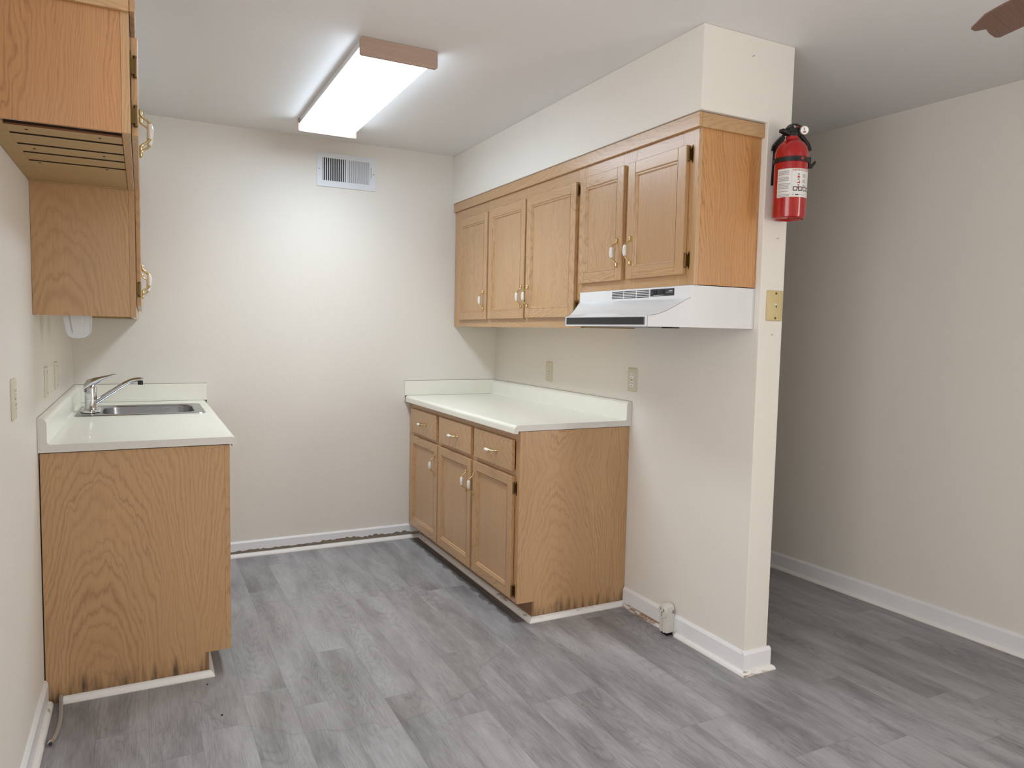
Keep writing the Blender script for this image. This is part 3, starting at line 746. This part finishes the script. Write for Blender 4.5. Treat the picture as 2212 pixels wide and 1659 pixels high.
for i in range(5):
    g0 = 0 if i == 0 else .010
    sl.box(.042, .2855, edges[i]+g0, edges[i+1]-(.010 if i < 4 else 0), Z0+.002, Z0+.012)
sl.box(.001, .042, -2.348, -1.5175, Z0+.0015, Z0+.012)
und = part(lc, 'slatted_underside', sl, OAK_RAW, bev=.0006, seg=1)
bk = MB().box(.008, .2855, -2.3475, -1.5175, Z0+.014, Z0+.02)
bk.box(.043, .285, -2.2930, -2.2921, Z0+.0066, Z0+.0139)
for e0 in edges[1:5]: bk.box(.043, .285, e0-.0099, e0-.0090, Z0+.0024, Z0+.014); bk.box(.043, .285, e0+.0085, e0+.0099, Z0+.0024, Z0+.014)
part(und, 'slot_shade_backing', bk, SLOT_SHADE)  # dark brown faces paint the shade inside the underside slots
part(und, 'groove_lining', MB().box(.043, .285, -2.2930, -2.2921, Z0+.0022, Z0+.0065), oak('reddish_edge', 'x', light=(150, 96, 62), dark=(100, 58, 36), freq=80))
for i, yy in enumerate((-2.26, -2.04, -1.845)):
    for xx in (.083-.008*i, .236):
        part(und, 'screw', MB().lathe([(0, -.0012), (.0035, -.001), (.004, .001), (0, .001)], (xx, yy, Z0+.0020), 'z', 10), DARK)
door(lc, FU, -1.53, -1.925, 1.80, 2.034, th=.0165, handle=(-1.892, 1.895), st=.045)
door(lc, FU, -1.94, -2.325, 1.80, 2.034, th=.0165, handle=(-1.975, 1.895), hinge_y=(-2.330, -1), hinge_z=(1.963, 1.846), st=.045)
lt = thing('cabinet_crown_trim', 'flat oak trim strip along the top of the left wall cabinets', 'trim', (.31, -1.2, 2.08))
part(lt, 'front_strip', MB().box(.3063, .319, -2.374, -.002, 2.076, 2.1405), OAK_HY, bev=.003)
part(lt, 'end_strip', MB().box(.001, .306, -2.374, -2.3612, 2.076, 2.1395), OAK_HX, bev=.003)

# ---- plastic towel bracket under the left wall cabinet
tb = thing('paper_towel_holder', 'cloudy white plastic paper towel holder under the left wall cabinet', 'towel holder', (.115, -1.25, 1.373))
for yy, hh in ((-1.40, .088), (-1.17, .086)):
    x0 = .118 if yy < -1.3 else .114; mb = MB()
    pts = [(x0-.044, 1.3725), (x0+.040, 1.3725), (x0+.036, 1.3725-hh*.78), (x0+.026, 1.3725-hh*.96), (x0+.012, 1.3725-hh), (x0-.012, 1.3725-hh), (x0-.026, 1.3725-hh*.93), (x0-.033, 1.3725-hh*.78)]
    mb.prism(pts, 'y', yy-.006, yy+.006)
    mb.prism([(x0-.022, 1.3720), (x0+.022, 1.3720), (x0+.014, 1.372-hh*.80), (x0-.012, 1.372-hh*.80)], 'y', yy-.011, yy-.006)
    part(tb, 'bracket', mb, PLASTW, bev=.004, seg=3)
part(tb, 'mounting_rail', MB().box(.10, .135, -1.395, -1.175, 1.3685, 1.3725), PLASTW)

# ------------------------------------------------------------------ wall plates
def plate_rr(mb, wall, at, s, c, z, w, h, t, mi=0, r=.004):
    """rounded plate on a wall; wall 'x' (plane x=at) or 'y'; s outward sign"""
    L = []
    for ins, d in ((0, 0), (0, t*.5), (.0015, t*.85), (.004, t)):
        q = rrect(c-w/2+ins, c+w/2-ins, z-h/2+ins, z+h/2-ins, max(r-ins*.3, .001), 4)
        L.append([((at+s*d, a, b2) if wall == 'x' else (a, at+s*d, b2)) for a, b2 in q])
    mb.loft(L, mi)
def outlet(label, wall, at, s, c, z, face=ALMOND_L):
    loc = (at, c, z) if wall == 'x' else (c, at, z)
    root = thing('electrical_outlet', label, 'outlet', loc)
    mb = MB(); plate_rr(mb, wall, at+s*.0005, s, c, z, .071, .114, .0055)
    pl = part(root, 'cover_plate', mb, ALMOND, smooth=True)
    for dz in (.0195, -.0195):
        mb = MB(); L = []
        for d in (.004, .0068, .0074):
            q = rrect(c-.0165+(d > .007)*.001, c+.0165-(d > .007)*.001, z+dz-.0145+(d > .007)*.001, z+dz+.0145-(d > .007)*.001, .009, 5)
            L.append([((at+s*d, a, b2) if wall == 'x' else (a, at+s*d, b2)) for a, b2 in q])
        mb.loft(L); rc = part(root, 'receptacle', mb, face, smooth=True)
        sm = MB()
        for a0, b0, ww, hh in ((-.0065, .004, .0022, .0085), (.0065, .004, .0022, .007), (0, -.0075, .0044, .0044)):
            a, b2 = sorted((at+s*.0072, at+s*.0077))
            if wall == 'x': sm.box(a, b2, c+a0-ww/2, c+a0+ww/2, z+dz+b0-hh/2, z+dz+b0+hh/2)
        part(rc, 'slots', sm, DARK)
    mb = MB().lathe([(0, 0), (.003, 0), (.0025, s*.0012), (0, s*.0014)], (at+s*.0058, c, z) if wall == 'x' else (c, at+s*.0058, z), wall, 10)
    part(root, 'screw', mb, SCREW)
    return root
outlet('almond outlet on the right kitchen wall nearer the corner, in the hood-side shadow', 'x', W, -1, -.7245, 1.109)
outlet('almond outlet with white sockets just beyond the end of the right countertop', 'x', W, -1, -1.528, 1.1175, CERAMIC)
outlet('cream outlet on the left wall nearest the camera, before the sink counter', 'x', 0, 1, -1.963, 1.125, ALMOND_L)
def switch(label, c, z, toggle):
    root = thing('light_switch' if toggle else 'wall_plate', label, 'switch' if toggle else 'wall plate', (0, c, z))
    mb = MB(); plate_rr(mb, 'x', .0005, 1, c, z, .071, .114, .0055); part(root, 'cover_plate', mb, ALMOND_L, smooth=True)
    if toggle:
        part(root, 'toggle', MB().prism([(.004, z-.005), (.004, z+.006), (.016, z-.001), (.0165, z-.006)], 'y', c-.0045, c+.0045), ALMOND_L, bev=.001)
    else:
        part(root, 'rocker', MB().box(.005, .0085, c-.0165, c+.0165, z-.033, z+.033), ALMOND_L, bev=.0015)
    for dz in (.041, -.041):
        part(root, 'screw', MB().lathe([(0, 0), (.003, 0), (.0025, .001), (0, .0012)], (.006, c, z+dz), 'x', 10), SCREW)
    return root
switch('slim cream wall plate over the left backsplash, between outlet and toggle switch', -1.20, 1.116, False)
switch('cream toggle light switch on the left wall, closest to the back corner', -.850, 1.118, True)
ph = thing('phone_jack', 'yellowed phone jack plate on the partition end below the fire extinguisher', 'phone jack', (2.5036, PL, 1.459))
mb = MB(); plate_rr(mb, 'y', PL-.0005, -1, 2.5036, 1.459, .081, .117, .007); part(ph, 'cover_plate', mb, JACKY, smooth=True)
jk = part(ph, 'jack_socket', MB().box(2.5005, 2.5105, PL-.0092, PL-.006, 1.450, 1.4685), ALMOND_L, bev=.0006)
part(jk, 'jack_hole', MB().box(2.5035, 2.509, PL-.0095, PL-.009, 1.4515, 1.4605), DARK)
for dz in (.0475, -.0475):
    part(ph, 'screw', MB().lathe([(0, -.002), (.0042, -.0018), (.0045, 0), (0, 0)], (2.5055, PL-.0075, 1.459+dz), 'y', 14), ABRASS)
for i, (a, b2, lab) in enumerate(((2.3407, 2.3685, 'small bent nail in the soffit end, highest on the partition'), (2.5059, 1.7176, 'tiny nail in the partition end just under the extinguisher'), (2.5004, 1.3475, 'tiny nail in the partition end below the phone jack'))):
    tag(mesh_obj('wall_nail', MB().tube([(a-.003, PL+.001, b2-.002), (a-.003, PL-.002, b2-.002), (a+.001, PL-.0035, b2), (a+.004, PL-.004, b2+.002)], .0007, 8), DARK, None, (a, PL, b2)), lab, 'nail')

# ------------------------------------------------------------------ air register on the back wall
rg = thing('air_register', 'white louvred air register high on the back wall below the ceiling light', 'vent', (1.4215, 0, 2.265))
VX0, VX1, VZ0, VZ1 = 1.245, 1.598, 2.167, 2.3635
A0, A1, B0, B1, C0, C1 = 1.2775, 1.4145, 1.4255, 1.5630, 2.202, 2.3335
mb = MB()
mb.box(VX0, A0, -.006, -.0008, VZ0, VZ1); mb.box(B1, VX1, -.006, -.0008, VZ0, VZ1); mb.box(A1, B0, -.006, -.0008, C0, C1)
mb.box(A0, B1, -.006, -.0008, VZ0, C0); mb.box(A0, B1, -.006, -.0008, C1, VZ1)
part(rg, 'frame', mb, VENTW)
part(rg, 'duct_shadow', MB().box(A0, B1, -.0012, -.0006, C0, C1), plain('duct_shade_grey', srgb(62, 61, 62), .8))  # flat dark sheet painting the shade of the duct behind the louvres
for side, (a, b2) in (('left', (A0, A1)), ('right', (B0, B1))):
    for k in range(11):
        x = a+(b2-a)*(k+.5)/11; w = (b2-a)/11
        sg = 1 if side == 'right' else -1
        mb = MB(); dx = w*.45
        p = [(x+sg*dx, -.0018), (x+sg*dx+.0009, -.0018), (x-sg*dx+.0009, -.0072), (x-sg*dx, -.0072)] if sg > 0 else [(x-.0022, -.0020), (x+.0022, -.0020), (x+.0022-w*.15, -.0068), (x-.0022-w*.15, -.0068)]
        mb.prism(p, 'z', C0, C1); part(rg, 'louver', mb, VENTW)
lev = MB(); lev.box(1.5672, 1.5690, -.0065, -.0058, 2.238, 2.304, 1); lev.box(1.5662, 1.5700, -.012, -.006, 2.236, 2.242, 0)
part(rg, 'damper_lever', lev, [VENTW, DARK])
for x in (VX0+.014, VX1-.014):
    part(rg, 'screw', MB().lathe([(0, -.0015), (.0028, -.0012), (.003, 0), (0, 0)], (x, -.006, 2.266), 'y', 10), SCREW)

# ------------------------------------------------------------------ ceiling light
cl = thing('ceiling_light', 'lit fluorescent ceiling light with oak end plates', 'ceiling light', (1.235, -.97, H))
LX0, LX1, LYN, LYF = 1.072, 1.383, -1.590, -.352
for yy in (LYN, LYF):
    a, b2 = (yy, yy+.016) if yy == LYN else (yy-.012, yy)
    mb = MB().prism(rrect(LX0, LX1, 2.372, H-.001, .008, 4), 'y', a, b2); part(cl, 'end_plate', mb, LAMP_OAK, 'oak-look end plate')
part(cl, 'housing', MB().box(LX0+.008, LX1-.008, LYN+.0165, LYF-.0125, 2.413, H-.001), WHITE_EN2)
P = [(LX0+.020, 2.4125), (LX0+.018, 2.395), (LX0+.026, 2.384), (LX0+.040, 2.3795), (LX1-.040, 2.3795), (LX1-.026, 2.384), (LX1-.018, 2.395), (LX1-.020, 2.4125)]
part(cl, 'diffuser_lens', MB().prism(P, 'y', LYN+.0165, LYF-.0125), LENS, 'glowing white acrylic lens')

# ------------------------------------------------------------------ fire extinguisher on its bracket
EX, EY, ER = 2.4855, -2.3855, .0595
br = thing('extinguisher_bracket', 'black strap bracket screwed to the partition end, holding the extinguisher', 'bracket', (2.478, PL, 1.99))
mb = MB(); mb.prism([(2.455, 1.912), (2.492, 1.912), (2.497, 2.06), (2.517, 2.098), (2.500, 2.104), (2.462, 2.066)], 'y', PL-.008, PL-.001)
part(br, 'back_plate', mb, BLACKP, bev=.001)
mb = MB(); mb.tube([(2.452, -2.3225, 2.040), (2.451, -2.327, 2.055), (2.455, -2.345, 2.072), (2.464, -2.362, 2.088), (2.474, -2.372, 2.098)], [.0095, .010, .0095, .009, .007], 8, 0, ((.80, -.52, -.30), .45))
part(br, 'neck_hook', mb, BLACKP, bev=.001)
sm = MB(); n = 30; ring = []
for i in range(n+1):
    a = math.radians(120+300*i/n); ring.append((math.cos(a), math.sin(a)))
lo = []
for c, s2 in ring:
    z = 1.990+.0
    lo.append([(EX+(ER+.001)*c, EY+(ER+.001)*s2, z-.0085), (EX+(ER+.004)*c, EY+(ER+.004)*s2, z-.0085), (EX+(ER+.004)*c, EY+(ER+.004)*s2, z+.0085), (EX+(ER+.001)*c, EY+(ER+.001)*s2, z+.0085)])
sm.loft(lo); st = part(br, 'strap', sm, BLACKP, smooth=True)
mb = MB(); mb.box(EX+ER-.004, EX+ER+.006, EY-.035, EY-.012, 1.974, 2.008); mb.tube([(EX+ER, EY-.024, 1.976), (EX+ER+.016, EY-.026, 1.976), (EX+ER+.028, EY-.03, 1.990), (EX+ER+.031, EY-.031, 1.998)], [.008, .007, .005, .003], 10)
part(st, 'buckle', mb, BLACKP, bev=.001)
aw = math.radians(-100)
mb = MB(); c, s2 = math.cos(aw), math.sin(aw)
mb.loft([[(EX+(ER+d)*math.cos(aw+.011*6*w2/1), EY+(ER+d)*math.sin(aw+.011*6*w2), 1.991+.0055*h2) for w2, h2 in [(1.6*math.cos(2*PI*k/14), math.sin(2*PI*k/14)) for k in range(14)]] for d in (.0038, .0046)])
part(st, 'strap_hole', mb, REDP)
ex = thing('fire_extinguisher', 'red fire extinguisher with white label hanging on the partition end', 'fire extinguisher', (EX, EY, 1.782))
EZ = 1.779
part(ex, 'cylinder', MB().lathe([(0, .006), (.045, .006), (.052, 0), (.0575, .004), (ER, .012), (ER, .232), (.0585, .246), (.054, .262), (.045, .276), (.033, .285), (.0235, .290), (.0225, .302), (0, .302)], (EX, EY, EZ), 'z', 48), REDP, smooth=True)
part(ex, 'neck', MB().lathe([(0, 0), (.0215, 0), (.0215, .012), (.018, .016), (0, .016)], (EX, EY, EZ+.302), 'z', 24), BLACKP, smooth=True)
vz = EZ+.316
mb = MB(); mb.prism([(EX-.024, vz), (EX+.020, vz), (EX+.024, vz+.014), (EX+.030, vz+.026), (EX+.008, vz+.0345), (EX-.012, vz+.030), (EX-.026, vz+.016)], 'y', EY-.013, EY+.013)
vh = part(ex, 'valve_head', mb, BLACKP, bev=.002)
mb = MB(); mb.prism([(EX-.020, vz+.004), (EX-.058, vz+.0085), (EX-.060, vz-.0045), (EX-.022, vz-.012)], 'y', EY-.011, EY+.011); part(ex, 'carry_handle', mb, BLACKP, bev=.003)
mb = MB(); mb.prism([(EX-.010, vz+.032), (EX+.012, vz+.034), (EX+.055, vz+.026), (EX+.054, vz+.0235), (EX+.012, vz+.026), (EX-.010, vz+.024)], 'y', EY-.010, EY+.010); part(ex, 'lever', mb, BLACKP, bev=.001)
gx, gz, gy = EX+.036, vz+.010, EY-.018
gd = Vector((math.cos(math.radians(-118)), math.sin(math.radians(-118)), -.10)).normalized(); gp = Vector((gx, gy, gz))
gg = part(ex, 'gauge', MB().tube([gp-gd*.004, gp, gp+gd*.009, gp+gd*.0115], [.016, .0175, .0175, .0155], 28), plain('gauge_rim', srgb(176, 172, 162), .2, .7), smooth=True)
part(gg, 'dial', MB().tube([gp+gd*.0112, gp+gd*.0122], .0142, 26), [GAUGE])
part(gg, 'needle', MB().tube([gp+gd*.0126+Vector((0, 0, -.002)), gp+gd*.0126+Vector((-.004, 0, .009))], .0009, 6), DARK)
part(gg, 'dial_mark', MB().tube([gp+gd*.0124+Vector((.004, -.002, -.006)), gp+gd*.0124+Vector((-.005, .002, -.007))], .002, 8), plain('dial_red_zone', srgb(150, 60, 50), .5))
mb = MB(); mb.tube([(EX-.014, EY-.0165, vz+.018), (EX-.006, EY-.0165, vz+.018)], .0042, 10); part(ex, 'pin', mb, CHROME)
rn = [(EX+.060+.008*math.cos(2*PI*k/16), EY-.012, vz+.022+.0045*math.sin(2*PI*k/16)) for k in range(17)]
mb = MB().tube(rn, .0017, 8); mb.tube([(EX-.006, EY-.015, vz+.020), (EX+.052, EY-.013, vz+.024)], .0014, 8); part(ex, 'pull_ring', mb, RED_INK, smooth=True)
hp = smooth_path([(EX+.012, EY-.004, vz+.004), (EX+.032, EY-.006, vz-.004), (EX+.050, EY-.012, vz-.020), (EX+.063, EY-.018, vz-.040), (EX+.066, EY-.022, vz-.060)], 6)
part(ex, 'nozzle', MB().tube(hp, [.007+.0028*i/len(hp) for i in range(len(hp))], 14), BLACKP, smooth=True)
# label wrapped on the cylinder
def wrap(ang, z, d=.0004): return (EX+(ER+d)*math.cos(ang), EY+(ER+d)*math.sin(ang), z)
def patch(mb, s0, s1, z0, z1, mi, d):
    """s = arc length from the front centre line, metres"""
    n = max(1, int(abs(s1-s0)/.006)); A = [AC+(s0+(s1-s0)*i/n)/ER for i in range(n+1)]
    vs = [wrap(a, z, d) for a in A for z in (z0, z1)]
    mb.add(vs, [(2*i, 2*i+2, 2*i+3, 2*i+1) for i in range(n)], mi)
AC = math.radians(-125)
LT, LB2 = EZ+.176, EZ+.073
lab = MB(); patch(lab, -.062, .092, LB2, LT, 0, .0004)
lb_o = part(ex, 'label', lab, PAPER, 'white instruction label', smooth=True)
ink = MB(); rr = random.Random(5)
for i in range(17):
    if i in (3, 7, 12, 14): continue
    z = LT-.008-i*.0056; patch(ink, -.058, -.012-rr.random()*.008, z-.0030, z, 0, .0007)
patch(ink, -.0085, -.0080, LB2+.004, LT-.006, 0, .0007)
for g in range(3):
    for i in range(3):
        z = LT-.020-g*.0195-i*.0045; patch(ink, .032, .046+rr.random()*.004, z-.0028, z, 0 if not (g == 2 and i == 2) else 1, .0007)
    zc = LT-.030-g*.0195
    if g != 1:
        ink.add([wrap(AC+.010/ER, zc-.004, .0007), wrap(AC+.023/ER, zc-.004, .0007), wrap(AC+.0165/ER, zc+.006, .0007)], [(0, 1, 2)], 1)
    else: patch(ink, .011, .022, zc-.004, zc+.004, 1, .0007); patch(ink, .011, .018, zc-.001, zc+.0045, 3, .0009)
    patch(ink, .013, .020, zc+.0075, zc+.0105, 2, .0007)
for i in range(4):
    a = -.003+i*.0195; z = LT-.081; patch(ink, a, a+.016, z, z+.0155, 2, .0007); patch(ink, a+.003, a+.013, z+.003, z+.0125, 3, .0009)
ink.add([wrap(AC-.005/ER, LB2+.0085, .0007), wrap(AC-.003/ER, LB2+.006, .0007), wrap(AC+.003/ER, LB2+.013, .0007), wrap(AC-.0025/ER, LB2+.009, .0007)], [(0, 1, 2, 3)], 2)
patch(ink, .006, .018, LB2+.0065, LB2+.0105, 2, .0007); patch(ink, .021, .045, LB2+.0075, LB2+.0095, 0, .0007)
part(lb_o, 'label_print', ink, [GREY_INK, RED_INK, DK_INK, PAPER], fixn=False)
def text_verts(txt, size):
    cu = bpy.data.curves.new('t', 'FONT'); cu.body = txt; cu.size = size; cu.resolution_u = 2
    ob = bpy.data.objects.new('t', cu); COL.objects.link(ob)
    dg = bpy.context.evaluated_depsgraph_get(); me = bpy.data.meshes.new_from_object(ob.evaluated_get(dg))
    vs = [tuple(v.co) for v in me.vertices]; fs = [tuple(p.vertices) for p in me.polygons]
    bpy.data.objects.remove(ob); bpy.data.curves.remove(cu); bpy.data.meshes.remove(me)
    return vs, fs
tv, tf = text_verts('INSTRUCTIONS', .0098)
mb = MB().add([wrap(AC+(-.006+x)/ER, LT-.0095+y, .0009) for x, y, z in tv], tf)
part(lb_o, 'label_title', mb, RED_INK, 'red INSTRUCTIONS heading', fixn=False)
for g in range(3):
    tv, tf = text_verts(str(g+1), .008)
    part(lb_o, 'label_number', MB().add([wrap(AC+(.001+x)/ER, LT-.031-g*.0195+y, .0009) for x, y, z in tv], tf), GREY_INK, fixn=False)

# ------------------------------------------------------------------ range receptacle at the floor
rc = thing('range_receptacle', 'white plastic range power receptacle on the floor against the partition', 'power outlet', (2.41, -1.885, .012))
RY0, RY1, RX0, RX1 = -1.9085, -1.858, 2.360, 2.4175
RX0 = 2.372
mb = MB(); yc2 = (RY0+RY1)/2; hwid = (RY1-RY0)/2
poly = [(RY0, .014), (RY1, .014), (RY1, .122)]+[(yc2+hwid*math.cos(a), .122+hwid*.75*math.sin(a)) for a in [PI*k/10 for k in range(1, 10)]]+[(RY0, .122)]
mb.prism(poly, 'x', RX0+.004, W-.0128)
part(rc, 'body', mb, RECEPT, bev=.002)
fc2 = part(rc, 'face', MB().lathe([(0, -.006), (.0265, -.006), (.0285, -.004), (.0285, .006), (0, .006)], (RX0+.002, yc2, .106), 'x', 32), RECEPT, smooth=True)
sl = MB(); xf0, xf1 = RX0-.0046, RX0-.0036
for dy, dz, w2, h2, rot in ((.010, .012, .003, .013, -.5), (-.010, .008, .003, .016, .4), (0, -.003, .0055, .0055, 0), (.0, -.0145, .0028, .012, 0)):
    c, s2 = math.cos(rot), math.sin(rot)
    sl.prism([(yc2+dy+c*a-s2*b2, .106+dz+s2*a+c*b2) for a, b2 in ((-w2/2, -h2/2), (w2/2, -h2/2), (w2/2, h2/2), (-w2/2, h2/2))], 'x', xf0, xf1)
part(fc2, 'slots', sl, DARK)
rb = MB()
for dy in (-.013, .004): rb.box(RX0-.001, RX0+.006, yc2+dy, yc2+dy+.009, .014, .082)
part(rc, 'ribs', rb, RECEPT, bev=.001)
part(rc, 'side_slot', MB().box(2.4075, 2.4125, RY0-.0006, RY0+.001, .100, .116), DARK)
part(rc, 'foot', MB().box(RX0+.012, W-.014, RY0+.006, RY1-.004, .0005, .0138), BLACKP)

# ------------------------------------------------------------------ braided hose on the floor
ho = thing('braided_supply_hose', 'braided steel water hose lying on the floor below the left cabinet', 'hose', (.05, -1.6, 0))
pp = smooth_path([(.047, -1.465, .026), (.051, -1.50, .014), (.056, -1.56, .0075), (.0585, -1.63, .0075), (.055, -1.70, .0075), (.0475, -1.745, .009)], 8)
part(ho, 'hose', MB().tube(pp, .0062, 14), BRAID, smooth=True)
d = (Vector(pp[-1])-Vector(pp[-2])).normalized(); e = Vector(pp[-1])
nt_ = part(ho, 'coupling_nut', MB().tube([e-d*.004, e, e+d*.001, e+d*.016], [.0068, .0072, .0088, .0088], 6), CHROME)
part(nt_, 'bore', MB().tube([e+d*.0155, e+d*.0165], .0058, 12), DARK)
part(nt_, 'washer', MB().tube([e+d*.0160, e+d*.0170], .003, 12), plain('blue_washer', srgb(60, 70, 110), .5))

# ------------------------------------------------------------------ ceiling fan
FCX, FCY, FZ = 2.115, -3.80, 2.15
fn = thing('ceiling_fan', 'walnut-bladed ceiling fan, one blade tip in the top right corner', 'ceiling fan', (FCX, FCY, FZ))
part(fn, 'canopy', MB().lathe([(0, 0), (.07, 0), (.06, -.05), (.018, -.06), (.018, -.13), (0, -.13)], (FCX, FCY, H-.001), 'z', 32), FANM, smooth=True)
part(fn, 'motor_housing', MB().lathe([(0, .16), (.05, .16), (.11, .13), (.125, .08), (.11, .035), (.07, .02), (.05, -.03), (0, -.035)], (FCX, FCY, FZ+.0), 'z', 40), FANM, smooth=True)
part(fn, 'light_globe', MB().lathe([(0, -.135), (.04, -.13), (.075, -.11), (.09, -.08), (.08, -.05), (.05, -.036), (0, -.036)], (FCX, FCY, FZ), 'z', 28), FANLIGHT, 'glowing warm glass globe', smooth=True)
a0 = math.atan2(-3.168+3.80, 2.3215-2.115)
for k in range(5):
    a = a0-2*PI*k/5; u = Vector((math.cos(a), math.sin(a), 0)); v = Vector((-math.sin(a), math.cos(a), 0)); tilt = .16
    w2 = v*math.cos(tilt)+Vector((0, 0, math.sin(tilt)))
    nrm = u.cross(w2)
    Rt = math.hypot(2.3215-2.115, -3.168+3.80)
    out = [(.17, -.045), (.17, .045), (.30, .056), (Rt-.10, .060), (Rt-.03, .054), (Rt+.0, .047), (Rt+.024, .030), (Rt+.012, .012), (Rt+.012, -.012), (Rt+.0, -.03), (Rt-.03, -.054), (Rt-.10, -.060), (.30, -.056)]
    out = [(.17, -.045), (.17, .045), (.30, .054), (Rt-.10, .058), (Rt-.055, .056), (Rt+.012, .034), (Rt+.016, .018), (Rt-.006, .004), (Rt+.008, -.018), (Rt+.018, -.046), (Rt+.012, -.055), (Rt-.08, -.058), (.30, -.054)]
    c0 = Vector((FCX, FCY, FZ+.012)); n = len(out)
    vs = [c0+u*p+w2*q+nrm*.003 for p, q in out]+[c0+u*p+w2*q-nrm*.003 for p, q in out]
    bl = part(fn, 'blade', MB().add(vs, [tuple(range(n)), tuple(range(n, 2*n))]+[(i, (i+1) % n, n+(i+1) % n, n+i) for i in range(n)]), FANW)
    io = [(.09, -.02), (.09, .02), (.16, .014), (.21, .034), (.25, .0), (.21, -.034), (.16, -.014)]; n = len(io)
    vs = [c0+u*p+w2*q+nrm*.0065 for p, q in io]+[c0+u*p+w2*q+nrm*.0032 for p, q in io]
    part(bl, 'blade_iron', MB().add(vs, [tuple(range(n)), tuple(range(n, 2*n))]+[(i, (i+1) % n, n+(i+1) % n, n+i) for i in range(n)]), FANM)

# ------------------------------------------------------------------ crumbs on the floor
for cx2, cy2, sz, m2, lab in ((.548, -1.786, .0035, DARK, 'dark crumb alone on a floor plank, front of the left base cabinet'), (.520, -1.536, .003, DARK, 'dark crumb on the floor just off the left quarter round end'), (1.716, -2.252, .0035, plain('tan_crumb', srgb(150, 124, 92), .8), 'tan crumb on the floor between base cabinet and camera')):
    tag(mesh_obj('floor_crumb', MB().loft([[(cx2+sz*q*math.cos(2*PI*k/9)*(1+.4*math.sin(3*k)), cy2+sz*q*math.sin(2*PI*k/9)*1.5, h*sz) for k in range(9)] for q, h in ((.9, .05), (1, .4), (.6, .9))]), m2, None, (cx2, cy2, 0), smooth=True), lab, 'crumb')
